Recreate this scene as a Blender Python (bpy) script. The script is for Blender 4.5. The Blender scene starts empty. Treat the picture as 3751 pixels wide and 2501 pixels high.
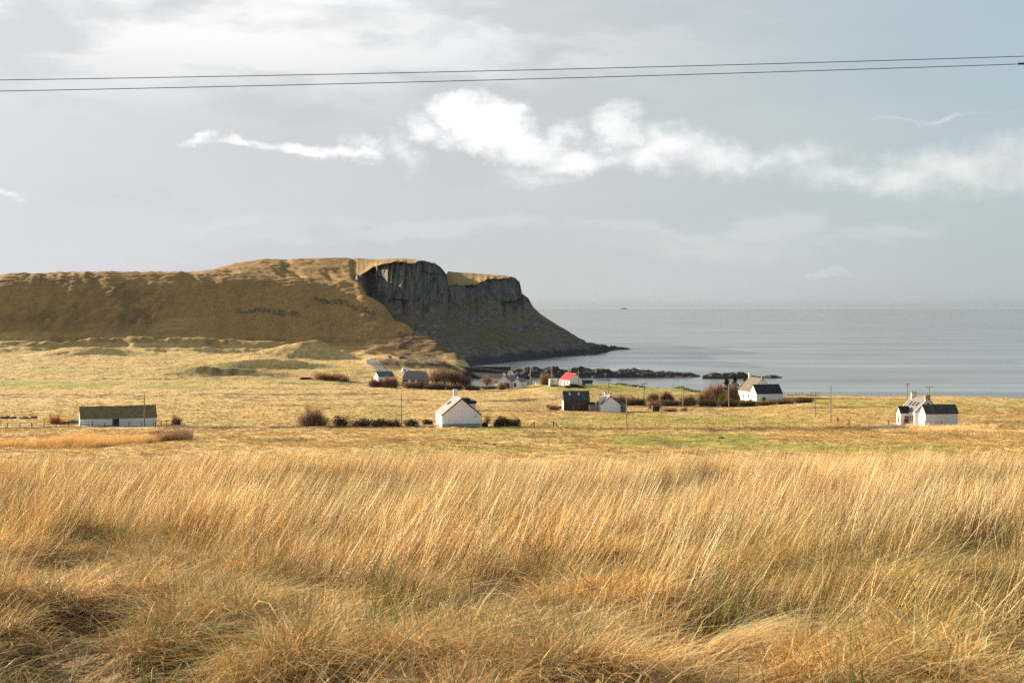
import bpy, bmesh, math, random
import numpy as np
from mathutils import Vector, Matrix

random.seed(7)
rng = np.random.default_rng(7)
S = bpy.context.scene
COL = S.collection

# ------------------------------------------------------------------ camera, world, sun, exposure
F, CX, HY = 5210.0, 1875.5, 1124.0          # photograph: focal length, centre column and eye-level row
SEA = -40.0
cam_d = bpy.data.cameras.new('camera'); cam = bpy.data.objects.new('camera', cam_d); COL.objects.link(cam)
cam.location = (0, 0, 0); cam.rotation_euler = (math.radians(90), 0, 0)
cam_d.sensor_width = 36; cam_d.lens = 36 * F / 3751
cam_d.shift_y = (HY - 1250.5) / 3751
cam_d.clip_start = 0.1; cam_d.clip_end = 300000
cam_d.dof.use_dof = True; cam_d.dof.focus_distance = 45; cam_d.dof.aperture_fstop = 9.0
S.camera = cam
S.view_settings.view_transform = 'Standard'; S.view_settings.look = 'None'
S.view_settings.gamma = 1; S.view_settings.use_curve_mapping = False
S.cycles.use_denoising = False; S.render.filter_size = 1.2
S.view_settings.exposure = 1.42

SUN_AZ, SUN_EL = 45.0, 13.0                  # degrees left of the view direction, above the horizon
sun_d = bpy.data.lights.new('sun', 'SUN'); sun = bpy.data.objects.new('sun', sun_d); COL.objects.link(sun)
sun_d.energy = 5.0; sun_d.angle = math.radians(0.6); sun_d.color = (1.0, 0.83, 0.60)
to_sun = Vector((-math.sin(math.radians(SUN_AZ)) * math.cos(math.radians(SUN_EL)),
                 math.cos(math.radians(SUN_AZ)) * math.cos(math.radians(SUN_EL)), math.sin(math.radians(SUN_EL))))
sun.rotation_euler = to_sun.to_track_quat('Z', 'Y').to_euler()
sun.location = to_sun * 500

class NT:
    def __init__(s, tree): s.t = tree; s.n = tree.nodes; s.l = tree.links
    def new(s, typ, **kw):
        n = s.n.new(typ)
        for k, v in kw.items(): setattr(n, k, v)
        return n
    def put(s, sock, v):
        if isinstance(v, bpy.types.NodeSocket): s.l.new(v, sock)
        elif v is not None:
            if isinstance(v, (tuple, list)) and len(v) == 3 and sock.type == 'RGBA': v = (*v, 1)
            sock.default_value = v
    def m(s, op, a, b=None, c=None, clamp=False):
        n = s.new('ShaderNodeMath', operation=op, use_clamp=clamp)
        s.put(n.inputs[0], a)
        if b is not None: s.put(n.inputs[1], b)
        if c is not None: s.put(n.inputs[2], c)
        return n.outputs[0]
    def v(s, op, a, b=None, c=None, scale=None):
        n = s.new('ShaderNodeVectorMath', operation=op)
        s.put(n.inputs[0], a)
        if b is not None: s.put(n.inputs[1], b)
        if c is not None: s.put(n.inputs[2], c)
        if scale is not None: s.put(n.inputs['Scale'], scale)
        return n.outputs['Value'] if op in ('LENGTH', 'DOT_PRODUCT', 'DISTANCE') else n.outputs[0]
    def noise(s, vec, scale, detail=4, rough=0.55, out='Fac', dist=0.0):
        n = s.new('ShaderNodeTexNoise'); s.put(n.inputs['Vector'], vec)
        s.put(n.inputs['Scale'], scale); n.inputs['Detail'].default_value = detail
        n.inputs['Roughness'].default_value = rough; n.inputs['Distortion'].default_value = dist
        return n.outputs[out]
    def mix(s, f, a, b, blend='MIX'):
        n = s.new('ShaderNodeMix', data_type='RGBA', blend_type=blend)
        s.put(n.inputs['Factor'], f); s.put(n.inputs['A'], a); s.put(n.inputs['B'], b)
        return n.outputs['Result']
    def rng(s, x, a, b, c=0.0, d=1.0, smooth=False):
        n = s.new('ShaderNodeMapRange'); n.clamp = True
        if smooth: n.interpolation_type = 'SMOOTHSTEP'
        s.put(n.inputs[0], x)
        for i, q in zip((1, 2, 3, 4), (a, b, c, d)): s.put(n.inputs[i], q)
        return n.outputs[0]

def sky_px(sx, sy):                           # a photograph position as azimuth and elevation (in thousandths of F)
    x, z = (sx - CX) / F, (HY - sy) / F
    return math.atan(x) * F / 1000, math.atan(z / math.sqrt(1 + x * x)) * F / 1000

world = bpy.data.worlds.new('World'); S.world = world; world.use_nodes = True
w = NT(world.node_tree); w.n.clear()
tc = w.new('ShaderNodeTexCoord'); sep = w.new('ShaderNodeSeparateXYZ'); w.l.new(tc.outputs['Generated'], sep.inputs[0])
dx, dy, dz = sep.outputs
az = w.m('MULTIPLY', w.m('ARCTAN2', dx, dy), F / 1000)
el = w.m('MULTIPLY', w.m('ARCSINE', dz), F / 1000)
cmb = w.new('ShaderNodeCombineXYZ'); w.put(cmb.inputs[0], az); w.put(cmb.inputs[1], el)
uv = cmb.outputs[0]
dirv = w.v('MULTIPLY', tc.outputs['Generated'], (1, 1, 2.6))
warp = w.v('SUBTRACT', w.noise(dirv, 9, 6, 0.62, 'Color'), (0.5, 0.5, 0.5))
warp2 = w.v('SUBTRACT', w.noise(tc.outputs['Generated'], 42, 5, 0.6, 'Color'), (0.5, 0.5, 0.5))
uvw = w.v('ADD', w.v('ADD', uv, w.v('MULTIPLY', warp, (0.42, 0.24, 0))), w.v('MULTIPLY', warp2, (0.18, 0.13, 0)))
uvs = w.v('ADD', uv, w.v('MULTIPLY', warp, (0.9, 0.35, 0)))
def blobs(vec, lst):
    acc = None
    for (sx, sy, rx, ry, k) in lst:
        a, e = sky_px(sx, sy)
        q = w.v('LENGTH', w.v('MULTIPLY_ADD', vec, (1000 / rx, 1000 / ry, 0), (-a * 1000 / rx, -e * 1000 / ry, 0)))
        d = w.m('MULTIPLY_ADD', q, -k, k)    # k at the centre, 0 on the ellipse
        acc = d if acc is None else w.m('SMOOTH_MAX', acc, d, 0.12)
    return acc
cum = blobs(uvw, [(1690, 425, 140, 110, 1.9), (1780, 480, 200, 125, 1.9), (1560, 490, 120, 50, .9), (1960, 540, 230, 90, 1.35), (2130, 580, 200, 70, 1.1),
                  (2260, 480, 130, 75, 1.1), (2420, 545, 210, 95, 1.2), (2620, 580, 210, 85, 1.0), (2820, 600, 150, 60, .7),
                  (2960, 570, 170, 80, .7), (3080, 640, 230, 70, .65), (3330, 640, 300, 85, .85), (3600, 620, 330, 110, .95), (3900, 600, 300, 110, .9),
                  (1960, 650, 170, 45, .45), (750, 543, 60, 26, .8), (900, 545, 90, 26, .9), (1080, 552, 190, 36, 1.0), (1260, 555, 200, 30, .8), (1330, 520, 120, 36, .5), (1480, 560, 80, 60, .45),
                  (3420, 420, 280, 18, .5), (40, 748, 90, 20, .45), (-700, 600, 300, 80, .8), (4600, 500, 420, 120, .8), (-1700, 450, 400, 120, .8)])
cum_n = w.noise(tc.outputs['Generated'], 60, 8, 0.62)
cum_f = w.rng(w.m('MULTIPLY_ADD', w.m('SUBTRACT', cum_n, 0.5), .8, cum), -.1, 1.05, 0, 1, True)
low = blobs(uvs, [(1560, 850, 380, 55, .8), (1850, 850, 300, 40, .6), (900, 860, 500, 30, .4), (2500, 850, 450, 40, .5), (2830, 810, 190, 75, .7), (3200, 840, 300, 40, .4), (3070, 1000, 110, 22, .6), (2600, 905, 600, 70, .35)])
low_f = w.rng(w.m('MULTIPLY_ADD', w.m('SUBTRACT', cum_n, 0.5), 0.35, low), -.05, 0.45, 0, 1, True)
# the high veil: pale and warm towards the sun, blue grey away from it
side = w.rng(w.m('ADD', az, w.m('MULTIPLY', w.m('SUBTRACT', w.noise(dirv, 5, 4, .5), 0.5), 1.6)), -1.9, 2.0, 0, 1, False)
rampn = w.new('ShaderNodeValToRGB'); w.l.new(side, rampn.inputs[0])
cr = rampn.color_ramp
cr.elements[0].position = 0.0; cr.elements[0].color = (0.595, 0.602, 0.612, 1)
cr.elements[1].position = 1.0; cr.elements[1].color = (0.345, 0.425, 0.485, 1)
e_ = cr.elements.new(0.45); e_.color = (0.505, 0.522, 0.538, 1)
e_ = cr.elements.new(0.72); e_.color = (0.42, 0.475, 0.505, 1)
veil = rampn.outputs[0]
streak = w.noise(w.v('MULTIPLY', w.v('ADD', tc.outputs['Generated'], w.v('MULTIPLY', warp, (.12, .12, .05))), (1, 1, 5)), 5.5, 5, 0.5)
topl = w.m('MULTIPLY', w.rng(el, 0.62, 1.0, 0, 1, True), w.rng(az, 1.3, -1.0, 0, 1, True))
topf = w.m('MULTIPLY', topl, w.rng(streak, 0.36, 0.56, 0.15, 1, True))
veil = w.mix(topf, veil, (0.80, 0.80, 0.80, 1))
veil = w.mix(w.m('MULTIPLY', w.rng(streak, 0.55, 0.38, 0, 1, True), 0.16), veil, (0.37, 0.40, 0.42, 1))
veil = w.mix(w.m('MULTIPLY', low_f, 0.28), veil, (0.66, 0.67, 0.67, 1))
sunprox = w.rng(w.v('DOT_PRODUCT', tc.outputs['Generated'], tuple(to_sun)), 0.91, 1.0, 0, 1, True)
veil = w.mix(w.m('MULTIPLY', sunprox, 0.5), veil, (1.1, 1.04, 0.94, 1))
cumcol = w.mix(w.rng(az, -0.6, 1.8, 0, 1), (1.02, 1.02, 1.02, 1), (0.66, 0.66, 0.645, 1))
cumcol = w.mix(w.rng(w.noise(dirv, 22, 4, .6), 0.42, 0.66, 0.0, 0.42), cumcol, (0.62, 0.63, 0.64, 1))
clouds = w.mix(w.m('MULTIPLY', cum_f, 0.97), veil, cumcol)
sky = w.new('ShaderNodeTexSky', sky_type='NISHITA'); sky.sun_disc = False
sky.sun_elevation = math.radians(SUN_EL); sky.sun_rotation = math.radians(-SUN_AZ); sky.altitude = 50
bg1 = w.new('ShaderNodeBackground'); w.l.new(sky.outputs[0], bg1.inputs[0]); bg1.inputs[1].default_value = 0.07
bg2 = w.new('ShaderNodeBackground'); w.l.new(clouds, bg2.inputs[0]); bg2.inputs[1].default_value = 0.46
cover = w.m('MAXIMUM', w.m('MULTIPLY', w.rng(side, 0.35, 1.0, 1.0, 0.86), w.rng(w.m('ADD', el, w.m('MULTIPLY', w.noise(dirv, 3, 4, .5), 1.5)), 1.9, 4.2, 1.0, 0.35)), cum_f)
mxs = w.new('ShaderNodeMixShader'); w.put(mxs.inputs[0], cover)
w.l.new(bg1.outputs[0], mxs.inputs[1]); w.l.new(bg2.outputs[0], mxs.inputs[2])
wo = w.new('ShaderNodeOutputWorld'); w.l.new(mxs.outputs[0], wo.inputs[0])

# ------------------------------------------------------------------ helpers
def tag(o, label=None, cat=None, group=None, kind=None):
    if label: o['label'] = label
    if cat: o['category'] = cat
    if group: o['group'] = group
    if kind: o['kind'] = kind
    return o

def vnoise(x, y, seed=0):
    xi = np.floor(x).astype(np.int64); yi = np.floor(y).astype(np.int64)
    fx = x - xi; fy = y - yi
    fx = fx * fx * (3 - 2 * fx); fy = fy * fy * (3 - 2 * fy)
    def h(a, b):
        n = (a * 374761393 + b * 668265263 + seed * 1442695041) & 0xffffffff
        n = ((n ^ (n >> 13)) * 1274126177) & 0xffffffff
        return ((n ^ (n >> 16)) & 0xffff) / 65535.0
    return (h(xi, yi) * (1 - fx) + h(xi + 1, yi) * fx) * (1 - fy) + (h(xi, yi + 1) * (1 - fx) + h(xi + 1, yi + 1) * fx) * fy
def fbm(x, y, seed=0, octv=4, gain=.5):
    x = np.asarray(x, float); y = np.asarray(y, float)
    a, s, tot = 1.0, 0, 0
    for i in range(octv):
        s = s + a * (vnoise(x * 2 ** i, y * 2 ** i, seed + i * 17) - .5); tot += a; a *= gain
    return s / tot * 2                         # about -1 .. 1

MATS = {}
def mat(name, col, rough=0.8, var=0.12, scale=1.5, bump=0.0, bscale=8.0, metal=0.0, spec=0.3, streak=None, col2=None):
    """procedural material: a base colour, noise that varies it (towards col2 when given) and a fine bump"""
    if name in MATS: return MATS[name]
    m = bpy.data.materials.new(name); m.use_nodes = True; MATS[name] = m
    t = NT(m.node_tree); b = t.n['Principled BSDF']
    tcn = t.new('ShaderNodeTexCoord'); vec = tcn.outputs['Object']
    if streak: vec = t.v('MULTIPLY', vec, streak)
    n1 = t.noise(vec, scale, 5, .6); n2 = t.noise(vec, scale * 7, 3, .6)
    f = t.m('ADD', t.m('MULTIPLY', n1, .65), t.m('MULTIPLY', n2, .35))
    c2 = col2 if col2 else tuple(c * (1 - 2.2 * var) for c in col)
    c = t.mix(t.rng(f, .36, .64), col, c2)
    t.l.new(c, b.inputs['Base Color'])
    b.inputs['Roughness'].default_value = rough; b.inputs['Metallic'].default_value = metal
    b.inputs['Specular IOR Level'].default_value = spec
    if bump:
        bn = t.new('ShaderNodeBump'); bn.inputs['Strength'].default_value = bump; bn.inputs['Distance'].default_value = 0.05
        t.put(bn.inputs['Height'], t.noise(vec, bscale, 4, .6)); t.l.new(bn.outputs[0], b.inputs['Normal'])
    return m

def mesh_obj(name, verts, faces, m=None, parent=None, smooth=False, loc=None):
    me = bpy.data.meshes.new(name); me.from_pydata([tuple(v) for v in verts], [], faces); me.update()
    o = bpy.data.objects.new(name, me); COL.objects.link(o)
    if m: me.materials.append(m)
    if smooth: me.shade_smooth()
    if parent: o.parent = parent
    if loc: o.location = loc
    return o

def np_mesh(name, co, quads=None, tris=None):
    me = bpy.data.meshes.new(name)
    nv = len(co); me.vertices.add(nv); me.vertices.foreach_set('co', np.asarray(co, np.float32).ravel())
    loops, starts = [], []
    k = 0
    if quads is not None and len(quads):
        loops.append(np.asarray(quads).ravel()); starts.append(np.arange(len(quads)) * 4); k = len(quads) * 4
    if tris is not None and len(tris):
        loops.append(np.asarray(tris).ravel()); starts.append(k + np.arange(len(tris)) * 3)
    if loops:
        L = np.concatenate(loops).astype(np.int32); st = np.concatenate(starts).astype(np.int32)
        me.loops.add(len(L)); me.loops.foreach_set('vertex_index', L)
        me.polygons.add(len(st)); me.polygons.foreach_set('loop_start', st)
    me.update(calc_edges=True); me.validate()
    return me

class MB:
    """collects boxes, prisms and tubes and links them as ONE mesh object"""
    def __init__(s): s.v = []; s.f = []
    def add(s, vs, fs):
        k = len(s.v); s.v += [Vector(v) for v in vs]; s.f += [tuple(i + k for i in f) for f in fs]; return s
    def box(s, x0, x1, y0, y1, z0, z1):
        return s.add([(x0, y0, z0), (x1, y0, z0), (x1, y1, z0), (x0, y1, z0), (x0, y0, z1), (x1, y0, z1), (x1, y1, z1), (x0, y1, z1)],
                     [(0, 3, 2, 1), (4, 5, 6, 7), (0, 1, 5, 4), (1, 2, 6, 5), (2, 3, 7, 6), (3, 0, 4, 7)])
    def prism(s, poly, y0, y1, axis='y'):
        """polygon in (x,z) pushed along y (or in (y,z) along x)"""
        n = len(poly)
        if axis == 'y': vs = [(p[0], y0, p[1]) for p in poly] + [(p[0], y1, p[1]) for p in poly]
        else: vs = [(y0, p[0], p[1]) for p in poly] + [(y1, p[0], p[1]) for p in poly]
        fs = [tuple(range(n)), tuple(range(2 * n - 1, n - 1, -1))] + [(i, (i + n), (i + 1) % n + n, (i + 1) % n) for i in range(n)]
        return s.add(vs, fs)
    def tube(s, pts, r0, r1=None, n=6):
        r1 = r0 if r1 is None else r1
        pts = [Vector(p) for p in pts]; vs = []; fs = []
        for i, p in enumerate(pts):
            d = (pts[min(i + 1, len(pts) - 1)] - pts[max(i - 1, 0)]).normalized()
            a = d.orthogonal().normalized(); b = d.cross(a); r = r0 + (r1 - r0) * i / (len(pts) - 1)
            vs += [p + (a * math.cos(t) + b * math.sin(t)) * r for t in [2 * math.pi * k / n for k in range(n)]]
        for i in range(len(pts) - 1):
            fs += [(i * n + k, i * n + (k + 1) % n, (i + 1) * n + (k + 1) % n, (i + 1) * n + k) for k in range(n)]
        fs += [tuple(range(n - 1, -1, -1)), tuple((len(pts) - 1) * n + k for k in range(n))]
        return s.add(vs, fs)
    def ball(s, c, r, n=8, sx=1, sy=1, sz=1):
        vs = [(c[0], c[1], c[2] + r * sz)]; fs = []
        m = n // 2
        for i in range(1, m):
            th = math.pi * i / m
            vs += [(c[0] + r * sx * math.sin(th) * math.cos(2 * math.pi * k / n), c[1] + r * sy * math.sin(th) * math.sin(2 * math.pi * k / n), c[2] + r * sz * math.cos(th)) for k in range(n)]
        vs.append((c[0], c[1], c[2] - r * sz))
        fs += [(0, 1 + k, 1 + (k + 1) % n) for k in range(n)]
        for i in range(m - 2):
            fs += [(1 + i * n + k, 1 + (i + 1) * n + k, 1 + (i + 1) * n + (k + 1) % n, 1 + i * n + (k + 1) % n) for k in range(n)]
        b = len(vs) - 1
        fs += [(b, 1 + (m - 2) * n + (k + 1) % n, 1 + (m - 2) * n + k) for k in range(n)]
        return s.add(vs, fs)
    def build(s, name, m=None, parent=None, smooth=False, fix=True):
        me = bpy.data.meshes.new(name); me.from_pydata([tuple(v) for v in s.v], [], s.f)
        if fix:
            b = bmesh.new(); b.from_mesh(me); bmesh.ops.recalc_face_normals(b, faces=b.faces[:]); b.to_mesh(me); b.free()
        me.update()
        o = bpy.data.objects.new(name, me); COL.objects.link(o)
        if m: me.materials.append(m)
        if smooth: me.shade_smooth()
        if parent: o.parent = parent
        return o

def empty(name, loc, yaw=0, label=None, cat=None, group=None):
    o = bpy.data.objects.new(name, None); COL.objects.link(o); o.location = loc; o.rotation_euler = (0, 0, math.radians(yaw))
    o.empty_display_size = 0.3
    return tag(o, label, cat, group)

def link_copy(o, parent=None):
    c = o.copy(); COL.objects.link(c)
    if parent: c.parent = parent
    return c
def copy_tree(o, loc, yaw=None, scale=None, label=None, group=None):
    c = link_copy(o); c.location = loc
    if yaw is not None: c.rotation_euler = (0, 0, math.radians(yaw))
    if scale is not None: c.scale = (scale,) * 3 if not isinstance(scale, tuple) else scale
    if label: c['label'] = label
    if group: c['group'] = group
    for ch in list(o.children):
        d = link_copy(ch, c)
        for g in list(ch.children): link_copy(g, d)
    return c

# ------------------------------------------------------------------ terrain: heights of the land
NEAR = [(-50, -1.2), (-5, -1.7), (0, -1.78), (6, -1.98), (12, -2.5), (20, -3.25), (30, -4.0), (38, -4.62), (46, -5.95), (60, -8.9), (100, -13.4), (140, -15.5)]
MID = [(165, 1651), (180, 1637), (200, 1620), (240, 1595), (280, 1577)]
def rows(lst): return [(D, -(r - HY) / F * D) for D, r in lst]
HILL = [(950, 1280), (985, 1250), (1010, 1222), (1060, 1132), (1100, 1052), (1130, 1010)]
def hill(c): return HILL[:-1] + [(1130, c + 14), (1150, c)]
SEAT = [(9000, -44)]
COLS = {
 -1500: rows([(316, 1562), (400, 1524), (500, 1467), (600, 1416), (700, 1378), (800, 1345), (900, 1305)] + hill(1010)) + rows([(1300, 1020)]) + [(2000, 0)],
 0: rows([(316, 1562), (400, 1520), (500, 1460), (600, 1410), (700, 1372), (800, 1338), (900, 1302)] + hill(1001)) + rows([(1300, 1012)]) + [(2000, 5)],
 340: rows([(316, 1562), (400, 1520), (500, 1460), (600, 1410), (700, 1372), (800, 1338), (900, 1302)] + hill(994)) + rows([(1300, 1004)]) + [(2000, 5)],
 700: rows([(316, 1562), (400, 1519), (500, 1459), (600, 1409), (700, 1372), (800, 1338), (900, 1304)] + hill(993)) + rows([(1200, 1000), (1300, 1000)]) + [(2000, 5)],
 850: rows([(316, 1562), (400, 1518), (500, 1458), (600, 1410), (700, 1374), (800, 1338), (900, 1304), (950, 1282), (985, 1253), (1010, 1225), (1060, 1138), (1100, 1064), (1130, 1016), (1150, 1006), (1185, 1001), (1300, 966), (1350, 975)]) + [(2000, 10)],
 950: rows([(316, 1562), (400, 1518), (500, 1458), (600, 1410), (700, 1375), (800, 1338), (900, 1304), (950, 1284), (985, 1256), (1010, 1228), (1060, 1142), (1100, 1072), (1130, 1022), (1150, 1011), (1185, 1006), (1300, 950), (1350, 960)]) + [(2000, 10)],
 1100: rows([(316, 1563), (400, 1518), (500, 1458), (600, 1410), (700, 1375), (800, 1338), (900, 1304), (950, 1288), (985, 1260), (1010, 1230), (1060, 1144), (1100, 1074), (1130, 1026), (1150, 1017), (1185, 1012), (1300, 945), (1350, 955)]) + [(2000, 10)],
 1230: rows([(316, 1563), (400, 1516), (500, 1460), (600, 1414), (650, 1396), (700, 1374), (800, 1334), (900, 1306), (950, 1296), (985, 1264), (1010, 1234), (1060, 1146), (1100, 1078), (1130, 1030), (1150, 1020), (1185, 1014), (1300, 942), (1350, 952)]) + [(2000, 10)],
 1308: rows([(316, 1563), (400, 1514), (500, 1461), (600, 1417), (650, 1398), (700, 1375), (800, 1330), (900, 1302), (950, 1296), (985, 1264), (1010, 1234), (1060, 1143), (1100, 1070), (1130, 1028), (1150, 1018), (1185, 1014), (1300, 945), (1350, 952)]) + [(2000, 10)],
 1318: rows([(316, 1563), (400, 1514), (500, 1461), (600, 1417), (650, 1398), (700, 1375), (800, 1330), (900, 1302), (935, 1296), (965, 1280), (1000, 1227), (1030, 1183), (1060, 1132), (1100, 1052), (1118, 1024), (1128, 1019)]) + [(1150, 2), (1240, -30), (1500, -42)] + SEAT,
 1376: rows([(316, 1563), (400, 1512), (450, 1486), (500, 1462), (550, 1440), (600, 1420), (640, 1404), (700, 1374), (778, 1340), (792, 1317), (830, 1309), (945, 1298), (1000, 1230), (1030, 1183), (1060, 1132), (1080, 1096), (1088, 1093)]) + [(1112, -6), (1200, -34), (1500, -42)] + SEAT,
 1405: rows([(316, 1563), (400, 1512), (450, 1486), (500, 1462), (550, 1440), (600, 1420), (640, 1404), (700, 1375), (778, 1343), (792, 1315), (830, 1310), (945, 1299), (1000, 1231), (1030, 1183), (1060, 1134), (1070, 1115), (1076, 1112)]) + [(1100, -8), (1190, -35), (1500, -42)] + SEAT,
 1490: rows([(316, 1563), (400, 1513), (450, 1487), (500, 1463), (550, 1442), (600, 1423), (640, 1406), (700, 1378), (780, 1346), (793, 1318), (830, 1313), (940, 1303), (965, 1276), (1000, 1230), (1028, 1186), (1034, 1179)]) + [(1060, -22), (1150, -38), (1500, -42)] + SEAT,
 1566: rows([(316, 1563), (400, 1513), (450, 1488), (500, 1464), (550, 1444), (600, 1426), (640, 1411), (700, 1384), (782, 1349), (796, 1326), (830, 1320), (875, 1319), (935, 1305), (960, 1279), (990, 1242), (1004, 1222), (1008, 1220)]) + [(1035, -30), (1120, -40), (1500, -42)] + SEAT,
 1609: rows([(316, 1563), (400, 1514), (450, 1489), (500, 1465), (550, 1444), (600, 1427), (640, 1413), (700, 1386), (783, 1354), (797, 1330), (830, 1326), (870, 1324), (935, 1308), (960, 1277), (982, 1246), (986, 1243)]) + [(1012, -32), (1090, -41), (1500, -43)] + SEAT,
 1675: rows([(316, 1563), (400, 1514), (450, 1489), (500, 1465), (550, 1444), (600, 1427), (640, 1415)]) + [(700, -37.5), (760, -38.6), (792, -35.8), (820, -35.6), (850, -36.0)] + rows([(880, 1320), (915, 1308), (938, 1287), (942, 1284)]) + [(970, -37), (1040, -42), (1500, -43)] + SEAT,
 1735: rows([(316, 1563), (400, 1515), (450, 1490), (500, 1466), (550, 1445), (600, 1428), (640, 1417)]) + [(690, -39.2), (712, -41.5), (780, -41.5), (800, -39.7), (850, -39.0), (900, -39.0), (925, -39.6), (945, -42), (1500, -44)] + SEAT,
 1870: rows([(316, 1563), (400, 1516), (450, 1492), (500, 1468), (550, 1446), (600, 1427), (630, 1416)]) + [(680, -38.8), (705, -41.5), (775, -41.5), (795, -39.8), (830, -39.2), (850, -39.2), (870, -39.5), (890, -42), (1500, -44)] + SEAT,
 1920: rows([(316, 1563), (400, 1518), (450, 1495), (500, 1470), (550, 1446), (600, 1425), (630, 1415)]) + [(670, -37.8), (700, -41.5), (1500, -44)] + SEAT,
 2000: rows([(316, 1563), (400, 1521), (450, 1503), (500, 1476), (550, 1446), (600, 1414), (640, 1402), (660, 1398)]) + [(690, -41.5), (1500, -44)] + SEAT,
 2120: rows([(316, 1563), (400, 1523), (450, 1508), (500, 1479), (550, 1447), (600, 1412), (640, 1402), (660, 1398)]) + [(690, -41.5), (1500, -44)] + SEAT,
 2300: rows([(316, 1563), (400, 1525), (450, 1509), (500, 1479), (550, 1448), (600, 1424), (645, 1408)]) + [(672, -41.5), (1500, -44)] + SEAT,
 2500: rows([(316, 1563), (400, 1527), (450, 1505), (500, 1480), (550, 1450), (600, 1426), (614, 1421)]) + [(640, -41.5), (1500, -44)] + SEAT,
 2700: rows([(316, 1563), (400, 1527), (450, 1503), (500, 1484), (540, 1464), (575, 1444)]) + [(605, -41.5), (1500, -44)] + SEAT,
 2950: rows([(316, 1562), (400, 1516), (450, 1492), (500, 1468), (550, 1446), (562, 1441)]) + [(590, -41.5), (1500, -44)] + SEAT,
 3400: rows([(316, 1562), (330, 1557), (400, 1512), (450, 1485), (500, 1462), (540, 1448)]) + [(570, -41.5), (1500, -44)] + SEAT,
 3751: rows([(316, 1562), (330, 1557), (400, 1514), (450, 1491), (500, 1469), (535, 1457)]) + [(565, -41.5), (1500, -44)] + SEAT,
 5600: rows([(316, 1562), (330, 1557), (400, 1514), (450, 1491), (500, 1473), (540, 1463)]) + [(575, -41.5), (1500, -44)] + SEAT,
}
_DS = np.arange(-50, 1600, 1.0)
_TS = np.arange(-1500, 5601, 5.0)
def _gs(a, sig, axis):
    r = int(sig * 3) + 1; k = np.exp(-.5 * (np.arange(-r, r + 1) / sig) ** 2); k /= k.sum()
    pad = [(0, 0), (0, 0)]; pad[axis] = (r, r); p = np.pad(a, pad, mode='edge')
    return np.apply_along_axis(lambda q: np.convolve(q, k, 'valid'), axis, p)
_cx = sorted(COLS)
_tab = np.array([np.interp(_DS, [p[0] for p in NEAR + rows(MID) + COLS[c]], [p[1] for p in NEAR + rows(MID) + COLS[c]]) for c in _cx])
_tab2 = _gs(_tab, 4.0, 1)
_w = np.clip((_DS - 40) / 40, 0, 1)[None, :]
_tab = _gs(_tab, 1.2, 1) * (1 - _w) + _tab2 * _w
_Z = np.empty((len(_TS), len(_DS)))
for j in range(len(_DS)): _Z[:, j] = np.interp(_TS, _cx, _tab[:, j])
_Z = _gs(_Z, 2.0, 0)

def bump2(x, y, cx_, row_D, rx, ry, h, skew=0.0, ang=0.0):
    X0 = (cx_ - CX) / F * row_D; Y0 = row_D
    c, s = math.cos(ang), math.sin(ang)
    u = ((x - X0) * c + (y - Y0) * s) / rx; v = (-(x - X0) * s + (y - Y0) * c) / ry
    u = np.where(u > 0, u / (1 - skew), u / (1 + skew))
    return h * np.exp(-(u * u + v * v))

def G(x, y, fine=True):
    x = np.asarray(x, float); y = np.asarray(y, float)
    t = CX + F * x / np.maximum(y, 1.0)
    ti = np.clip((t + 1500) / 5.0, 0, len(_TS) - 1.001); di = np.clip(y + 50, 0, len(_DS) - 1.001)
    i = ti.astype(int); j = di.astype(int); a = ti - i; b = di - j
    z = (_Z[i, j] * (1 - b) + _Z[i, j + 1] * b) * (1 - a) + (_Z[i + 1, j] * (1 - b) + _Z[i + 1, j + 1] * b) * a
    # grassy knolls on the flat ground below the hill
    z = z + bump2(x, y, 1150, 885, 24, 18, 9.5, 0.5) + bump2(x, y, 1240, 885, 15, 16, 2.5, 0.1)
    z = z + bump2(x, y, 760, 700, 22, 7, 4.2, -0.3, 0.12) + bump2(x, y, 850, 716, 16, 6, 3.0, 0.2, .1) + bump2(x, y, 980, 765, 34, 9, 5.4, 0.1, .06) + bump2(x, y, 640, 690, 14, 6, 1.2)
    z = z + bump2(x, y, 240, 905, 26, 16, 4.2, -0.4) + bump2(x, y, 420, 900, 24, 12, 2.5) + bump2(x, y, 20, 930, 18, 10, 2.5)
    z = z + bump2(x, y, 560, 975, 60, 12, 2.5) + bump2(x, y, 330, 960, 40, 9, 3.0)
    z = z + 0.8 * np.clip((y - 660) / 20, 0, 1) * np.clip((1000 - y) / 50, 0, 1) * np.clip((1350 - t) / 60, 0, 1) * fbm(x / 13, y / 10, 207, 3)
    if fine:
        land = np.clip((z - (SEA - .3)) / 3, 0, 1)
        far = np.clip((y - 60) / 80, 0, 1); hillw = np.clip((y - 900) / 60, 0, 1)
        z = z + land * far * (0.30 * fbm(x / 16, y / 22, 3) + 0.30 * fbm(x / 3.2, y / 4.6, 5, 3) + 1.5 * hillw * fbm(x / 34, y / 30, 9, 4) + 1.0 * hillw * fbm(x / 9, y / 5, 19, 3) + 2.0 * np.clip((y - 925) / 15, 0, 1) * np.clip((1035 - y) / 20, 0, 1) * np.clip((1250 - t) / 150, 0, 1) * np.sin((y - 930) / 5.6 + 2.5 * fbm(x / 45, y / 60, 227, 3))
                             - 3.6 * hillw * np.clip(fbm(x / 13 + y / 50, y / 80, 23, 4) - .02, 0, 1) * np.clip((1285 - t) / 70, 0, 1))
        z = z + (1 - far) * (0.14 * fbm(x / 3.4, y / 3.4, 11, 3) + .26 * fbm(x / .9, y / .9, 13, 2))
    return z
def g1(x, y): return float(G(np.array([x]), np.array([y]))[0])
def xat(sx, D): return (sx - CX) / F * D
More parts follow.
